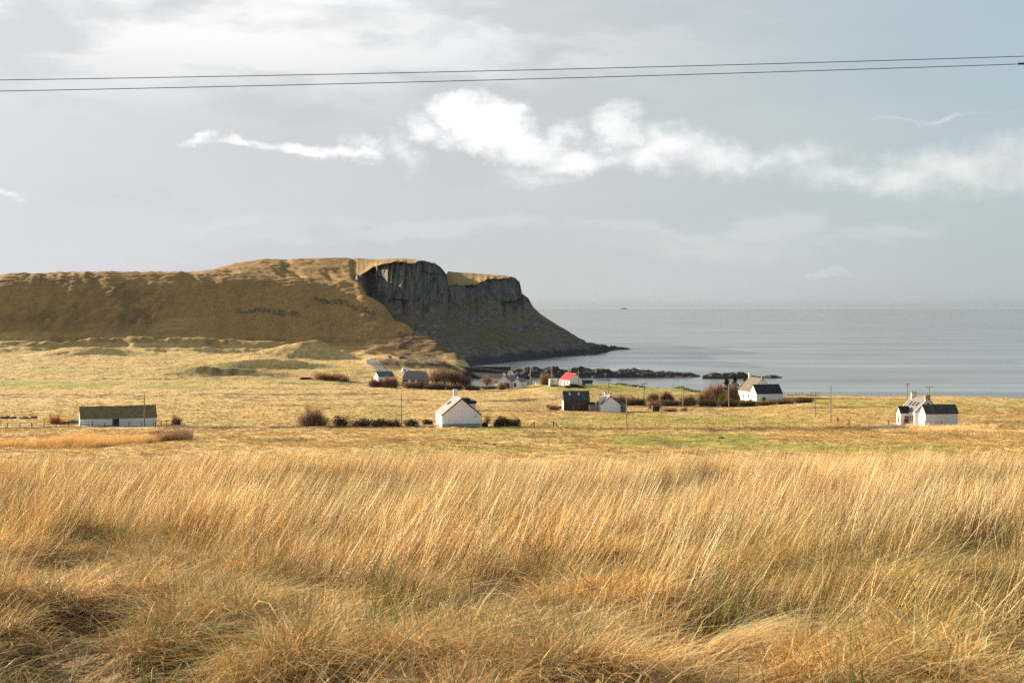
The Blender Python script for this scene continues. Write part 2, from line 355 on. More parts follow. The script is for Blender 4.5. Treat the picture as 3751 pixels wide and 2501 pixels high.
def atrow(sx, row, d0=150, d1=1300):
    """distance at which the ground shows in this row of this column"""
    D = np.arange(d0, d1, 1.0); z = G(xat(sx, D), D, False); r = HY - z / D * F
    k = np.where(r <= row)[0]
    return float(D[k[0]]) if len(k) else d1
def gp(sx, D=None, row=None, dz=0.0):
    if D is None: D = atrow(sx, row)
    x = xat(sx, D); return Vector((x, D, g1(x, D) + dz))

# ------------------------------------------------------------------ what grows where (ground cover colours, with some unlit slopes painted darker)
def srow(x, y, z): return HY - z / y * F
def soft(v, a, b, s): return np.clip((v - a) / s + .5, 0, 1) * np.clip((b - v) / s + .5, 0, 1)
def zones(x, y, z):
    """returns green, brown, dark amounts at ground points"""
    t = CX + F * x / np.maximum(y, 1.0); r = srow(x, y, z)
    wob = fbm(x / 22, y / 60, 31, 4) * 10; wt = fbm(x / 18, y / 18, 37, 3) * 40
    rr = r + wob * np.clip(1400 / np.maximum(r, 1), .6, 1.3); tt = t + wt
    n1 = fbm(x / 9, y / 26, 41, 4); n2 = fbm(x / 4, y / 12, 43, 3)
    g = np.zeros_like(x); br = np.zeros_like(x); dk = np.zeros_like(x)
    def G_(a, b, c, d, k, s=14, st=80):
        nonlocal g; g = np.maximum(g, k * soft(tt, a, b, st) * soft(rr, c, d, s))
    bs_ = np.clip(1.15 + .8 * fbm(x / 5, y / 30, 63, 3), .3, 1.4)
    def B_(a, b, c, d, k, s=6, st=60):
        nonlocal br; br = np.maximum(br, k * soft(tt, a, b, st) * soft(rr, c, d, s) * bs_)
    G_(-2000, 760, 1396, 1424, 1.0, 14); G_(-2000, 900, 1352, 1376, .55); G_(600, 1330, 1330, 1362, .5); G_(-2000, 700, 1265, 1300, .2); G_(600, 1250, 1260, 1300, .15)  # green over the long knoll fronts also paints in their shade
    G_(700, 1350, 1376, 1410, .55); G_(670, 900, 1528, 1556, .8); G_(1340, 1480, 1475, 1540, .5)
    G_(2020, 3000, 1520, 1560, .7, 14); G_(2080, 2170, 1494, 1504, 1.0); G_(2230, 2420, 1502, 1512, 1.0, 6)
    G_(1990, 2560, 1408, 1436, 1.1, 10); G_(1920, 2080, 1402, 1410, 1.0, 5); G_(2170, 2700, 1436, 1452, .5); G_(2950, 3560, 1462, 1494, .75); G_(3400, 3760, 1470, 1500, .4)
    G_(2700, 3000, 1496, 1540, .4); G_(1700, 1960, 1566, 1580, .9, 8); G_(1560, 1920, 1580, 1600, .45)
    G_(2230, 2780, 1590, 1636, 1.5, 16); G_(2600, 3500, 1622, 1650, .9, 12); G_(1900, 2250, 1575, 1605, .5); G_(1300, 2200, 1630, 1655, .5)
    B_(1450, 1760, 1200, 1316, 1.3, 8, 50); B_(1370, 1660, 1312, 1352, 1.4, 5, 30); B_(620, 1080, 1342, 1392, .55, 14, 120); B_(-2000, 1400, 1442, 1448, .9, 4); B_(-2000, 1000, 1452, 1458, .7, 4); B_(-2000, 1000, 1472, 1476, .5, 3); B_(-2000, 700, 1386, 1391, .8, 4); B_(-2000, 900, 1318, 1322, .4, 3); B_(1000, 2050, 1484, 1488, .5, 3); B_(700, 1330, 1424, 1429, .6, 4); B_(900, 2070, 1461, 1467, .8, 5); B_(1700, 2060, 1500, 1504, .8, 3); B_(1000, 1350, 1404, 1409, 1, 4)  # hill foot and knoll fronts: slope shade painted in as darker brown
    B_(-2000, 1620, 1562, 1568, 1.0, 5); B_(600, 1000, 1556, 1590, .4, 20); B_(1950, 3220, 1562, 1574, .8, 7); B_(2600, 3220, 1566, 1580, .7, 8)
    B_(2950, 3340, 1456, 1462, .9, 3); B_(2950, 3300, 1486, 1491, .8, 3); B_(3500, 3900, 1500, 1512, .4); B_(900, 1700, 1606, 1622, .5, 12); B_(1380, 1620, 1316, 1350, .8, 8); B_(1500, 1760, 1404, 1430, 1, 6); B_(1300, 1420, 1350, 1410, .5)
    B_(2150, 2700, 1438, 1490, .5, 8); B_(-2000, 1400, 1235, 1262, .45, 14); B_(2880, 3000, 1436, 1450, 1.2, 4)
    B_(3300, 3751, 1540, 1570, .35); B_(1900, 2260, 1585, 1600, .45)
    up = np.clip((y - 930) / 60, 0, 1)          # the hill: heather brown with greener patches
    hb = np.clip(.30 + .7 * fbm(x / 55, y / 45, 51, 4), 0, 1) * up
    br = np.maximum(br, hb * np.clip((z + 30) / 20, 0, 1) * np.clip((42 - z) / 25, .25, 1))
    g = np.maximum(g, up * np.clip(fbm(x / 80, y / 40, 57, 4) * 1.3 + .05, 0, .5))
    g = g * np.clip(.8 + .9 * n1, 0, 1.2); br = br * np.clip(.85 + 1.0 * n2, 0, 1.2)
    br = np.maximum(br, np.clip(fbm(x / 7, y / 34, 61, 4) * 1.6 - .45, 0, .65) * np.clip((y - 120) / 60, 0, 1))
    g = np.maximum(g, np.clip(fbm(x / 30, y / 50, 67, 4) * 1.2 - .4, 0, .35) * np.clip((y - 120) / 60, 0, 1))
    # shore: dark weed-covered boulders near the water
    br = np.where(y < 90, np.maximum(br, np.clip((70 - y) / 15, 0, 1)), br)
    dk = np.clip((-36.6 - z) / 1.2, 0, 1) * np.clip((y - 640) / 20, 0, 1)
    dk = np.maximum(dk, np.clip((SEA + 2.2 - z) / 1.0, 0, 1))
    return np.clip(g, 0, 1), np.clip(br, 0, 1), np.clip(dk, 0, 1)

ts = np.concatenate([np.arange(-9000, -1000, 900), np.arange(-1000, -300, 40), np.arange(-300, 4050, 7), np.arange(4050, 4800, 40), np.arange(4800, 13500, 900)])
ds = np.concatenate([[-3, 0.4, 1.5], np.arange(3, 26, .2), np.arange(26, 50, .5), np.arange(50, 150, 4), np.arange(150, 420, 1.5), np.arange(420, 900, 2.1), np.arange(900, 1170, 1.6), np.arange(1170, 1360, 5), [1380, 1420, 1500, 1590]])
TT, DD = np.meshgrid(ts, ds)
XX = np.where(DD > 2, (TT - CX) / F * DD, (TT - CX) / F * 2 * 1.0)
XX[0:2] = (TT[0:2] - CX) / F * 6; XX[2] = (TT[2] - CX) / F * 4
ZZ = G(XX, DD)
nr, nc = XX.shape
co = np.stack([XX, DD, ZZ], -1).reshape(-1, 3)
idx = np.arange(nr * nc).reshape(nr, nc)
q = np.stack([idx[:-1, :-1], idx[:-1, 1:], idx[1:, 1:], idx[1:, :-1]], -1).reshape(-1, 4)
# leave out the part that lies deep under the sea
zq = co[q][:, :, 2].max(1); q = q[zq > -43.0]
me = np_mesh('ground', co, q)
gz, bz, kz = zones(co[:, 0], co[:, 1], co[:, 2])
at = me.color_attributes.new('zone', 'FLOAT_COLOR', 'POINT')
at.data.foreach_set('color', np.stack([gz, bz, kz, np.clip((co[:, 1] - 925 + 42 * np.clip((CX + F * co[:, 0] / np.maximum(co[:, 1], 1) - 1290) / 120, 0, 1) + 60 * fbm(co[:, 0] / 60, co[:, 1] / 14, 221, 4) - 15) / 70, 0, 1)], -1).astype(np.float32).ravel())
me.shade_smooth()
ground = bpy.data.objects.new('ground', me); COL.objects.link(ground); tag(ground, kind='structure')

mg = bpy.data.materials.new('moorland'); mg.use_nodes = True
t = NT(mg.node_tree); b = t.n['Principled BSDF']; b.inputs['Roughness'].default_value = .95; b.inputs['Specular IOR Level'].default_value = .1
geo = t.new('ShaderNodeNewGeometry'); pos = geo.outputs['Position']
pst = t.v('MULTIPLY', pos, (1, .55, 1))
va = t.new('ShaderNodeVertexColor'); va.layer_name = 'zone'
sp = t.new('ShaderNodeSeparateColor'); t.l.new(va.outputs[0], sp.inputs[0])
na = t.noise(pst, .035, 5, .6); nb = t.noise(pst, .28, 5, .65); nd = t.noise(pst, 1.6, 4, .65); nf = t.noise(pos, 9, 3, .6)
c = t.mix(t.rng(na, .38, .62), (0.63, 0.42, 0.14, 1), (0.48, 0.32, 0.10, 1))
c = t.mix(t.rng(nb, .42, .66), c, (0.72, 0.52, 0.22, 1))
c = t.mix(t.m('MULTIPLY', t.rng(nd, .50, .68), .75), c, (0.29, 0.175, 0.075, 1))
hillc = t.mix(t.rng(nb, .4, .62), (0.43, 0.245, 0.075, 1), (0.33, 0.185, 0.065, 1))
hillc = t.mix(t.m('MULTIPLY', t.rng(nd, .48, .7), .7), hillc, (0.10, 0.062, 0.03, 1))
c = t.mix(va.outputs['Alpha'], c, hillc)
gcol = t.mix(t.rng(nb, .4, .6), (0.20, 0.22, 0.03, 1), (0.40, 0.34, 0.07, 1))
gcol = t.mix(va.outputs['Alpha'], gcol, (0.20, 0.14, 0.045, 1))
c = t.mix(t.m('MULTIPLY', t.rng(t.m('ADD', sp.outputs[0], t.m('MULTIPLY', t.m('SUBTRACT', nd, .5), .6)), .15, .85), .9), c, gcol)
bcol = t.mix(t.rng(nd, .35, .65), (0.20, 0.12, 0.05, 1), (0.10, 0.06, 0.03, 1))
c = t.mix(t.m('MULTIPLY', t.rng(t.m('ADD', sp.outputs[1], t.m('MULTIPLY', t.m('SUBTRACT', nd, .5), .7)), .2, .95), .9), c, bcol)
rock = t.mix(t.rng(nd, .35, .65), (0.035, 0.033, 0.032, 1), (0.012, 0.012, 0.013, 1))
c = t.mix(sp.outputs[2], c, rock)
t.l.new(c, b.inputs['Base Color'])
bn = t.new('ShaderNodeBump'); bn.inputs['Strength'].default_value = .9; bn.inputs['Distance'].default_value = .6
t.put(bn.inputs['Height'], t.m('ADD', t.m('MULTIPLY', t.noise(pst, .9, 6, .7), 1.0), t.m('MULTIPLY', nf, .12)))
t.l.new(bn.outputs[0], b.inputs['Normal'])
me.materials.append(mg)

# ------------------------------------------------------------------ sea
mw = bpy.data.materials.new('sea water'); mw.use_nodes = True
t = NT(mw.node_tree); b = t.n['Principled BSDF']
geo = t.new('ShaderNodeNewGeometry'); pos = geo.outputs['Position']
patch = t.noise(t.v('MULTIPLY', pos, (.0012, .006, 0)), 3.0, 5, .55, dist=.6)
b.inputs['Base Color'].default_value = (0.16, 0.18, 0.165, 1); b.inputs['IOR'].default_value = 1.33
t.put(b.inputs['Roughness'], t.rng(patch, .35, .65, .10, .26))
bn = t.new('ShaderNodeBump'); bn.inputs['Distance'].default_value = .5
t.put(bn.inputs['Strength'], t.rng(patch, .36, .64, .06, .14))
wv = t.m('ADD', t.noise(t.v('MULTIPLY', pos, (.10, .35, 0)), 1, 5, .65), t.m('MULTIPLY', t.noise(t.v('MULTIPLY', pos, (.015, .06, 0)), 1, 3, .5), 1.5))
t.put(bn.inputs['Height'], wv); t.l.new(bn.outputs[0], b.inputs['Normal'])
ys = [560, 800, 1200, 2500, 6000, 15000, 26500]
vs = []; fs = []
for i, y in enumerate(ys): vs += [(-.62 * y - 3000, y, SEA), (.62 * y + 3000, y, SEA)]
fs = [(2 * i, 2 * i + 1, 2 * i + 3, 2 * i + 2) for i in range(len(ys) - 1)]
sea = mesh_obj('sea', vs, fs, mw); tag(sea, kind='structure')

# ------------------------------------------------------------------ the headland with its basalt cliffs
HL = [  # column: (row, distance) of skyline, cliff top, cliff foot, scree, weed line; distance of the waterline
 (1262, (955, 1300), (1024, 1200), (1046, 1178), (1162, 1110), (1290, 1030), 1000),
 (1302, (947.5, 1300), (1016, 1196), (1030, 1180), (1154, 1110), (1290, 1030), 1000),
 (1310, (946, 1300), (1014, 1190), (1024, 1180), (1150, 1110), (1290, 1030), 1000),
 (1345, (948, 1300), (994, 1205), (1062, 1190), (1160, 1118), (1290, 1030), 1000),
 (1373, (950, 1300), (975, 1215), (1098, 1197), (1170, 1120), (1292, 1030), 1000),
 (1382, (951, 1300), (971, 1193), (1110, 1175), (1175, 1112), (1293, 1030), 997),
 (1428, (949, 1300), (959, 1178), (1120, 1160), (1190, 1100), (1296, 1025), 993),
 (1480, (947, 1290), (963, 1170), (1126, 1150), (1200, 1090), (1298, 1020), 990),
 (1523, (950, 1262), (961, 1172), (1124, 1152), (1203, 1085), (1299, 1015), 988),
 (1557, (957, 1220), (960, 1178), (1128, 1156), (1205, 1080), (1300, 1010), 985),
 (1594, (964, 1200), (967, 1192), (1126, 1165), (1208, 1075), (1303, 1000), 980),
 (1612, (977, 1210), (980, 1204), (1110, 1180), (1206, 1078), (1304, 995), 978),
 (1634, (1004, 1235), (1008, 1232), (1075, 1210), (1200, 1085), (1306, 990), 975),
 (1642, (995, 1450), (1046, 1335), (1066, 1300), (1190, 1100), (1308, 985), 972),
 (1700, (998, 1480), (1044, 1340), (1088, 1312), (1190, 1130), (1312, 988), 960),
 (1750, (1002, 1480), (1042, 1350), (1096, 1326), (1195, 1150), (1315, 992), 966),
 (1790, (1005, 1480), (1024, 1400), (1100, 1372), (1190, 1180), (1310, 1015), 986),
 (1850, (1009, 1470), (1018, 1420), (1134, 1388), (1200, 1210), (1302, 1052), 1012),
 (1886, (1016, 1445), (1019, 1432), (1122, 1396), (1200, 1222), (1298, 1070), 1035),
 (1904, (1033, 1432), (1036, 1428), (1114, 1400), (1198, 1230), (1294, 1080), 1045),
 (1912, (1074, 1424), (1077, 1420), (1110, 1405), (1198, 1236), (1292, 1084), 1049),
 (1936, (1092, 1408), (1095, 1404), (1120, 1388), (1198, 1250), (1289, 1094), 1064),
 (1950, (1120, 1400), (1123, 1397), (1140, 1380), (1202, 1260), (1287, 1098), 1072),
 (1979, (1149, 1382), (1152, 1379), (1163, 1364), (1210, 1266), (1284, 1116), 1090),
 (2037, (1186, 1352), (1188, 1350), (1197, 1336), (1226, 1266), (1279, 1146), 1128),
 (2094, (1221, 1326), (1223, 1324), (1230, 1311), (1247, 1262), (1277, 1176), 1162),
 (2149, (1258, 1300), (1259, 1299), (1262, 1290), (1267, 1260), (1278, 1204), 1180),
 (2190, (1264, 1296), (1265, 1294), (1267, 1285), (1271, 1262), (1281, 1222), 1192),
 (2215, (1268, 1310), (1269, 1308), (1271, 1300), (1274, 1285), (1279, 1250), 1240),
 (2250, (1273, 1346), (1273.5, 1343), (1275, 1338), (1276.5, 1332), (1278, 1326), 1318),
 (2296, (1278.3, 1346), (1278.4, 1344), (1278.6, 1342), (1278.7, 1340), (1278.8, 1339), 1336),
 (2312, (1285, 1346), (1285, 1344), (1285, 1342), (1285, 1340), (1285, 1339), 1336)]
hx = np.arange(1262, 2312.1, 2.0)
ctl = []
for c_ in HL:
    k = [(c_[1][1] + 260, None), c_[1][::-1], c_[2][::-1], c_[3][::-1], c_[4][::-1], c_[5][::-1]]
    zz_ = [-(r - HY) / F * D for D, r in k[1:]]
    Ds = [c_[1][1] + 260] + [D for D, r in k[1:]] + [c_[6], c_[6] - 14]
    zz_ = [zz_[0] - 16] + zz_ + [SEA, SEA - 2.5]
    ctl.append(list(zip(Ds, zz_)))
ctl = np.array(ctl); cxs = [c_[0] for c_ in HL]
segs = [6, 18, 56, 26, 30, 26, 3]
PR = np.zeros((len(hx), ctl.shape[1], 2)); one_ = np.zeros_like(hx)
for a in range(ctl.shape[1]):
    for b_ in range(2): PR[:, a, b_] = np.interp(hx, cxs, ctl[:, a, b_])
PR[:, 3, 1] += 6.0 * fbm(hx / 26, one_, 201, 3) * (hx < 1920) + 1.5; PR[:, 3, 0] -= 4 * fbm(hx / 26, one_, 201, 3); PR[:, 2, 1] += 1.4 * fbm(hx / 22, one_ + 5, 203, 3) * (hx < 1880); PR[:, 2, 0] += 4 * fbm(hx / 40, one_ + 9, 205, 2)
rowsD, rowsZ, U = [], [], []
for a, n in enumerate(segs):
    for k in range(n + (1 if a == len(segs) - 1 else 0)):
        f = k / n
        rowsD.append(PR[:, a, 0] * (1 - f) + PR[:, a + 1, 0] * f); rowsZ.append(PR[:, a, 1] * (1 - f) + PR[:, a + 1, 1] * f); U.append(a + f)
HD = np.array(rowsD); HZ = np.array(rowsZ); U = np.array(U)[:, None] * np.ones((1, len(hx)))
HXw = (hx[None, :] - CX) / F * HD
cl = np.clip((U - 2.0) / .06, 0, 1) * np.clip((3.1 - U) / .2, 0, 1)          # cliff band
hgt = np.clip((PR[:, 2, 1] - PR[:, 3, 1]) / 20, 0, 1)[None, :]; cl = cl * np.clip(hgt * 1.3, 0, 1)
ta = np.clip((U - 3.0) / .2, 0, 1)
xs_ = HXw + .35 * HD * 0
colm = fbm(xs_ / 5.0, HZ / 60, 71, 3); colm2 = np.abs(fbm(xs_ / 2.1, HZ / 26, 73, 2))
dD = cl * (6.0 * colm + 4.0 * colm2 + 8 * fbm(xs_ / 24, HZ / 60, 75, 2) + 2.2 * fbm(xs_ / 5, HZ / 7, 77, 3) + 3 * np.floor(2.5 * vnoise(xs_ / 16, HZ / 11, 78)))
dZ = ta * (1.4 * fbm(xs_ / 5, HD / 5, 79, 3) + 2.0 * fbm(xs_ / 26, HD / 40, 81, 3) * np.clip((6 - U), 0, 1) + 1.3 * np.clip(fbm(xs_ / 3, HD / 3, 83, 2), 0, 1))
dZ = dZ * np.clip((HZ - SEA + 1) / 4, 0.25, 1) * np.clip((2300 - hx[None, :]) / 60, 0, 1)
dZ = dZ + (1 - ta) * (1 - cl) * .5 * fbm(xs_ / 9, HD / 12, 85, 3) * np.clip(U, 0, 1)
edge = soft(hx[None, :], 2130, 2300, 20) * soft(U, .8, 5.3, .4)
dZ = dZ + edge * 2.2 * np.clip(fbm(xs_ / 3.2, HD / 30, 87, 3), -.3, 1)
HDn = HD + dD; HXn = (hx[None, :] - CX) / F * HD - dD * .12; HZn = HZ + dZ
HC = np.stack([HXn, HDn, HZn], -1).reshape(-1, 3)
nr2, nc2 = HD.shape; id2 = np.arange(nr2 * nc2).reshape(nr2, nc2)
q2 = np.stack([id2[:-1, :-1], id2[1:, :-1], id2[1:, 1:], id2[:-1, 1:]], -1).reshape(-1, 4)
mh = np_mesh('headland', HC, q2)
gmask = np.clip((2.02 - U) / .08, 0, 1)                                      # turf on the tops
ledge = np.clip(fbm(xs_ / 14, HZ / 9, 91, 4) * 2.4 + .3 * (hx[None, :] > 1640) + .12, 0, 1) * ta * np.clip((HZ + 33) / 8, 0, 1)
wet = np.clip((SEA + 5.5 + 2.5 * fbm(xs_ / 12, HD / 12, 93, 3) - HZ) / 1.6, 0, 1)
at = mh.color_attributes.new('zone', 'FLOAT_COLOR', 'POINT')
at.data.foreach_set('color', np.stack([gmask, ledge, wet, cl], -1).astype(np.float32).reshape(-1))
mr = bpy.data.materials.new('basalt'); mr.use_nodes = True; mh.materials.append(mr)
t = NT(mr.node_tree); b = t.n['Principled BSDF']; b.inputs['Roughness'].default_value = .9; b.inputs['Specular IOR Level'].default_value = .2
geo = t.new('ShaderNodeNewGeometry'); pos = geo.outputs['Position']
va = t.new('ShaderNodeVertexColor'); va.layer_name = 'zone'
sp = t.new('ShaderNodeSeparateColor'); t.l.new(va.outputs[0], sp.inputs[0])
vert = t.noise(t.v('MULTIPLY', pos, (.42, .1, .045)), 1, 5, .65); nb = t.noise(pos, .09, 5, .6); nd = t.noise(pos, .6, 4, .7)
rk = t.mix(t.rng(vert, .36, .66), (0.06, 0.056, 0.05, 1), (0.20, 0.185, 0.165, 1))
rk = t.mix(t.m('MULTIPLY', t.rng(nb, .5, .7), .6), rk, (0.12, 0.10, 0.05, 1))
rk = t.mix(t.m('MULTIPLY', t.rng(vert, .64, .76), t.rng(nb, .48, .6)), rk, (0.19, 0.17, 0.15, 1))
vo = t.new('ShaderNodeTexVoronoi'); t.put(vo.inputs['Vector'], pos); vo.inputs['Scale'].default_value = .33
sc = t.mix(t.rng(vo.outputs['Color'], .35, .95), (0.08, 0.066, 0.054, 1), (0.25, 0.21, 0.18, 1))
sc = t.mix(t.m('MULTIPLY', t.rng(nb, .46, .56), .8), sc, (0.13, 0.09, 0.05, 1))
c = t.mix(va.outputs['Alpha'], sc, rk)
c = t.mix(t.m('MULTIPLY', sp.outputs[1], .85), c, t.mix(t.rng(nd, .3, .7), (0.17, 0.12, 0.05, 1), (0.12, 0.11, 0.04, 1)))
turf = t.mix(t.rng(nb, .4, .62), (0.42, 0.245, 0.07, 1), (0.26, 0.17, 0.05, 1))
turf = t.mix(t.rng(nd, .5, .75), turf, (0.15, 0.09, 0.035, 1))
c = t.mix(sp.outputs[0], c, turf)
c = t.mix(sp.outputs[2], c, t.mix(t.rng(nd, .35, .7), (0.028, 0.027, 0.028, 1), (0.06, 0.056, 0.054, 1)))
t.l.new(c, b.inputs['Base Color'])
bn = t.new('ShaderNodeBump'); bn.inputs['Strength'].default_value = .8; bn.inputs['Distance'].default_value = 1.2
t.put(bn.inputs['Height'], t.m('ADD', nd, t.m('MULTIPLY', t.noise(t.v('MULTIPLY', pos, (.8, .3, .15)), 1, 4, .6), sp.outputs[1]))); t.l.new(bn.outputs[0], b.inputs['Normal'])
head = bpy.data.objects.new('headland', mh); COL.objects.link(head); tag(head, kind='structure')

# low crags that break out of the hillside, built as blocks in the slope
def crag(pts, seed, nb_):
    r_ = random.Random(seed); m_ = MB()
    for i in range(nb_):
        f = r_.random() * (len(pts) - 1); k = int(f); f -= k
        sx = pts[k][0] * (1 - f) + pts[k + 1][0] * f + r_.uniform(-3, 3); row = pts[k][1] * (1 - f) + pts[k + 1][1] * f + r_.uniform(-pts[k][2], pts[k][2])
        D = atrow(sx, row, 940, 1140); p = gp(sx, D)
        w_, h_, d_ = r_.uniform(.4, 1.5), r_.uniform(.6, 2.3), r_.uniform(.8, 1.6)
        vs_ = [Vector((a * w_ / 2 * r_.uniform(.7, 1.1), b_ * d_ / 2 * r_.uniform(.7, 1.1), cz * h_ * r_.uniform(.8, 1.1))) for cz in (-.5, .6) for a, b_ in ((-1, -1), (1, -1), (1, 1), (-1, 1))]
        yw = r_.uniform(-.6, .6); R_ = Matrix.Rotation(yw, 3, 'Z')
        m_.add([R_ @ v + p for v in vs_], [(0, 3, 2, 1), (4, 5, 6, 7), (0, 1, 5, 4), (1, 2, 6, 5), (2, 3, 7, 6), (3, 0, 4, 7)])
    return m_
m_rock = mat('crag rock', (0.24, 0.19, 0.13), .9, .25, .5, .6, 2.0, col2=(0.13, 0.10, 0.065))
o = crag([(860, 1137, 7), (930, 1135, 8), (1000, 1137, 8), (1040, 1144, 5), (1085, 1150, 10)], 1, 110).build('crag', m_rock); tag(o, 'long low grey crag crossing the middle of the brown hillside', 'crag', 'crags on the hillside', 'stuff'); 
del o['category'], o['label'], o['group']
o = crag([(1150, 1092, 5), (1210, 1098, 8), (1270, 1110, 14), (1330, 1140, 16), (1375, 1162, 12)], 2, 130).build('crag', m_rock); tag(o, kind='stuff')
o = crag([(760, 1145, 16), (1000, 1190, 20), (1240, 1205, 22), (1370, 1222, 12)], 3, 22).build('hillside_boulders', mat('pale boulders', (0.5, 0.47, 0.43), .9, .1)); tag(o, kind='stuff')
o.scale = (1, 1, 1)

# ------------------------------------------------------------------ skerries off the harbour
m_sk = mat('skerry rock', (0.055, 0.045, 0.038), .9, .3, .25, .8, 1.2, col2=(0.012, 0.012, 0.013))
def skerry(name, prof, d_front, wid, seed):
    sx = np.arange(prof[0][0], prof[-1][0] + .1, 1.5); tp = np.interp(sx, [p[0] for p in prof], [p[1] for p in prof])
    n = 26; V = []
    zc = -(tp - HY) / F * (d_front + wid * .4)
    for k in range(n):
        f = k / (n - 1); D = d_front - 3 + f * (wid + 6)
        D = D + 3 * fbm(sx / 22, np.full_like(sx, 3.3), seed, 3) * (1 if k < 3 else .5)
        x = (sx - CX) / F * D
        prof_h = np.sin(np.clip(f * 1.02, 0, 1) * math.pi) ** .7
        h = (zc - SEA) * prof_h * .88 * (1 + .6 * fbm(x / 5, D / 4, seed + 3, 4)) + .6 * prof_h * fbm(x / 1.8, D / 1.8, seed + 5, 2)
        V.append(np.stack([x, D, SEA - .8 + h + .7 * prof_h], -1))
    V = np.array(V); i_ = np.arange(V.shape[0] * V.shape[1]).reshape(V.shape[:2])
    q_ = np.stack([i_[:-1, :-1], i_[:-1, 1:], i_[1:, 1:], i_[1:, :-1]], -1).reshape(-1, 4)
    m_ = np_mesh(name, V.reshape(-1, 3), q_); m_.materials.append(m_sk)
    o = bpy.data.objects.new(name, m_); COL.objects.link(o); tag(o, kind='structure'); return o
skerry('skerry', [(1862, 1356), (1890, 1349), (1950, 1347), (2000, 1350), (2043, 1343), (2070, 1352), (2098, 1346), (2173, 1355), (2205, 1349), (2230, 1354), (2247, 1363), (2262, 1357), (2279, 1354), (2343, 1351), (2396, 1358), (2414, 1356), (2440, 1361), (2477, 1364), (2528, 1366), (2562, 1376), (2572, 1382)], 806, 36, 5)
skerry('skerry', [(2572, 1374), (2590, 1371), (2605, 1366), (2656, 1367), (2681, 1362), (2720, 1364), (2745, 1373), (2783, 1380), (2822, 1374), (2860, 1381), (2880, 1387)], 795, 22, 9)

# harbour wall: a long stone jetty with a dark face and a pale top edge
def polyline_wall(name, pts, width, z0, m, parent=None):
    m_ = MB()
    for (a, b_) in zip(pts[:-1], pts[1:]):
        A, B = Vector(a), Vector(b_); d = (B - A); n = Vector((-d.y, d.x, 0)).normalized() * width / 2
        m_.add([A - n, B - n, B + n, A + n], [(0, 1, 2, 3)])
        k = len(m_.v) - 4
        lo = [Vector((v.x, v.y, z0)) for v in m_.v[k:]]
        m_.v += lo; m_.f += [(k, k + 4, k + 5, k + 1), (k + 1, k + 5, k + 6, k + 2), (k + 2, k + 6, k + 7, k + 3), (k + 3, k + 7, k + 4, k)]
    return m_.build(name, m, parent)
jt = empty('jetty', (xat(1800, 800), 800, SEA), 0, 'long dark stone harbour jetty with pale top edge running out to the skerry', 'jetty')
def P(sx, row, D): return Vector((xat(sx, D), D, -(row - HY) / F * D))
jpts = [P(1600, 1331.5, 868), P(1700, 1342, 858), P(1800, 1353, 846), P(1900, 1364.5, 832), P(1985, 1373, 822)]
o = polyline_wall('wall', [p - Vector((0, 0, .25)) for p in jpts], 4.5, SEA - 3, mat('jetty stone', (0.075, 0.068, 0.062), .9, .3, .6, .5)); o.parent = jt; o.matrix_parent_inverse = Matrix.Translation(-jt.location)
o = polyline_wall('coping', [p + Vector((0, -2.1, .12)) for p in jpts], .55, SEA + 1, mat('jetty coping', (0.20, 0.18, 0.15), .9, .2)); o.parent = jt; o.matrix_parent_inverse = Matrix.Translation(-jt.location)
o = polyline_wall('upper_block', [P(1735, 1341.5, 885), P(1866, 1342.5, 872)], 3.5, SEA - 3, mat('jetty stone', (0,0,0))); o.parent = jt; o.matrix_parent_inverse = Matrix.Translation(-jt.location)
# ------------------------------------------------------------------ grasses
def blades(n, rad, h, w, lean, bend, droop, segs, az_c=0.0, az_s=3.14, c0=(.3, .18, .07), c1=(.7, .5, .25), cvar=.18, seed=0, base_z=-.06, kink=0.0):
    """n ribbon blades in a tuft: returns vertices, quads and colours"""
    r_ = np.random.default_rng(seed)
    a0 = r_.uniform(0, 2 * np.pi, n); rr = rad * np.sqrt(r_.uniform(0, 1, n))
    bx, by = rr * np.cos(a0), rr * np.sin(a0)
    H = r_.uniform(h[0], h[1], n); W = r_.uniform(w[0], w[1], n)
    L = r_.uniform(lean[0], lean[1], n); B = r_.uniform(bend[0], bend[1], n); Dp = r_.uniform(droop[0], droop[1], n)
    A = az_c + r_.normal(0, 1, n) * az_s; FA = A + np.pi / 2 + r_.uniform(-.9, .9, n)
    tt_ = np.linspace(0, 1, segs + 1)[None, :]
    hor = (L[:, None] * tt_ + B[:, None] * tt_ ** 2.2) * H[:, None]
    z = H[:, None] * (tt_ - Dp[:, None] * tt_ ** 3) + base_z
    wig = r_.normal(0, .03, (n, segs + 1)) * H[:, None] * tt_
    x = bx[:, None] + hor * np.cos(A)[:, None] + wig * np.cos(FA)[:, None]; y = by[:, None] + hor * np.sin(A)[:, None] + wig * np.sin(FA)[:, None]
    ww = W[:, None] * (1 - .82 * tt_ ** 1.6) / 2
    ox, oy = ww * np.cos(FA)[:, None], ww * np.sin(FA)[:, None]
    V = np.stack([np.stack([x - ox, y - oy, z], -1), np.stack([x + ox, y + oy, z], -1)], 2)
    base = (np.arange(n) * (segs + 1) * 2)[:, None] + (np.arange(segs) * 2)[None, :]
    Q = np.stack([base, base + 1, base + 3, base + 2], -1).reshape(-1, 4)
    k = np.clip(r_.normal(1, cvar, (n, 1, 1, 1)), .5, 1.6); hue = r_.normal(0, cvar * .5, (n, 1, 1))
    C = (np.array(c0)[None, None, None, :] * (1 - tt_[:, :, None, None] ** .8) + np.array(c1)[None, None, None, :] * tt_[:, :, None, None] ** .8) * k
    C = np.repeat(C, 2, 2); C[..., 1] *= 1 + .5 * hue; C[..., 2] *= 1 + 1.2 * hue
    return V.reshape(-1, 3), Q, np.clip(C.reshape(-1, 3), 0, 1)
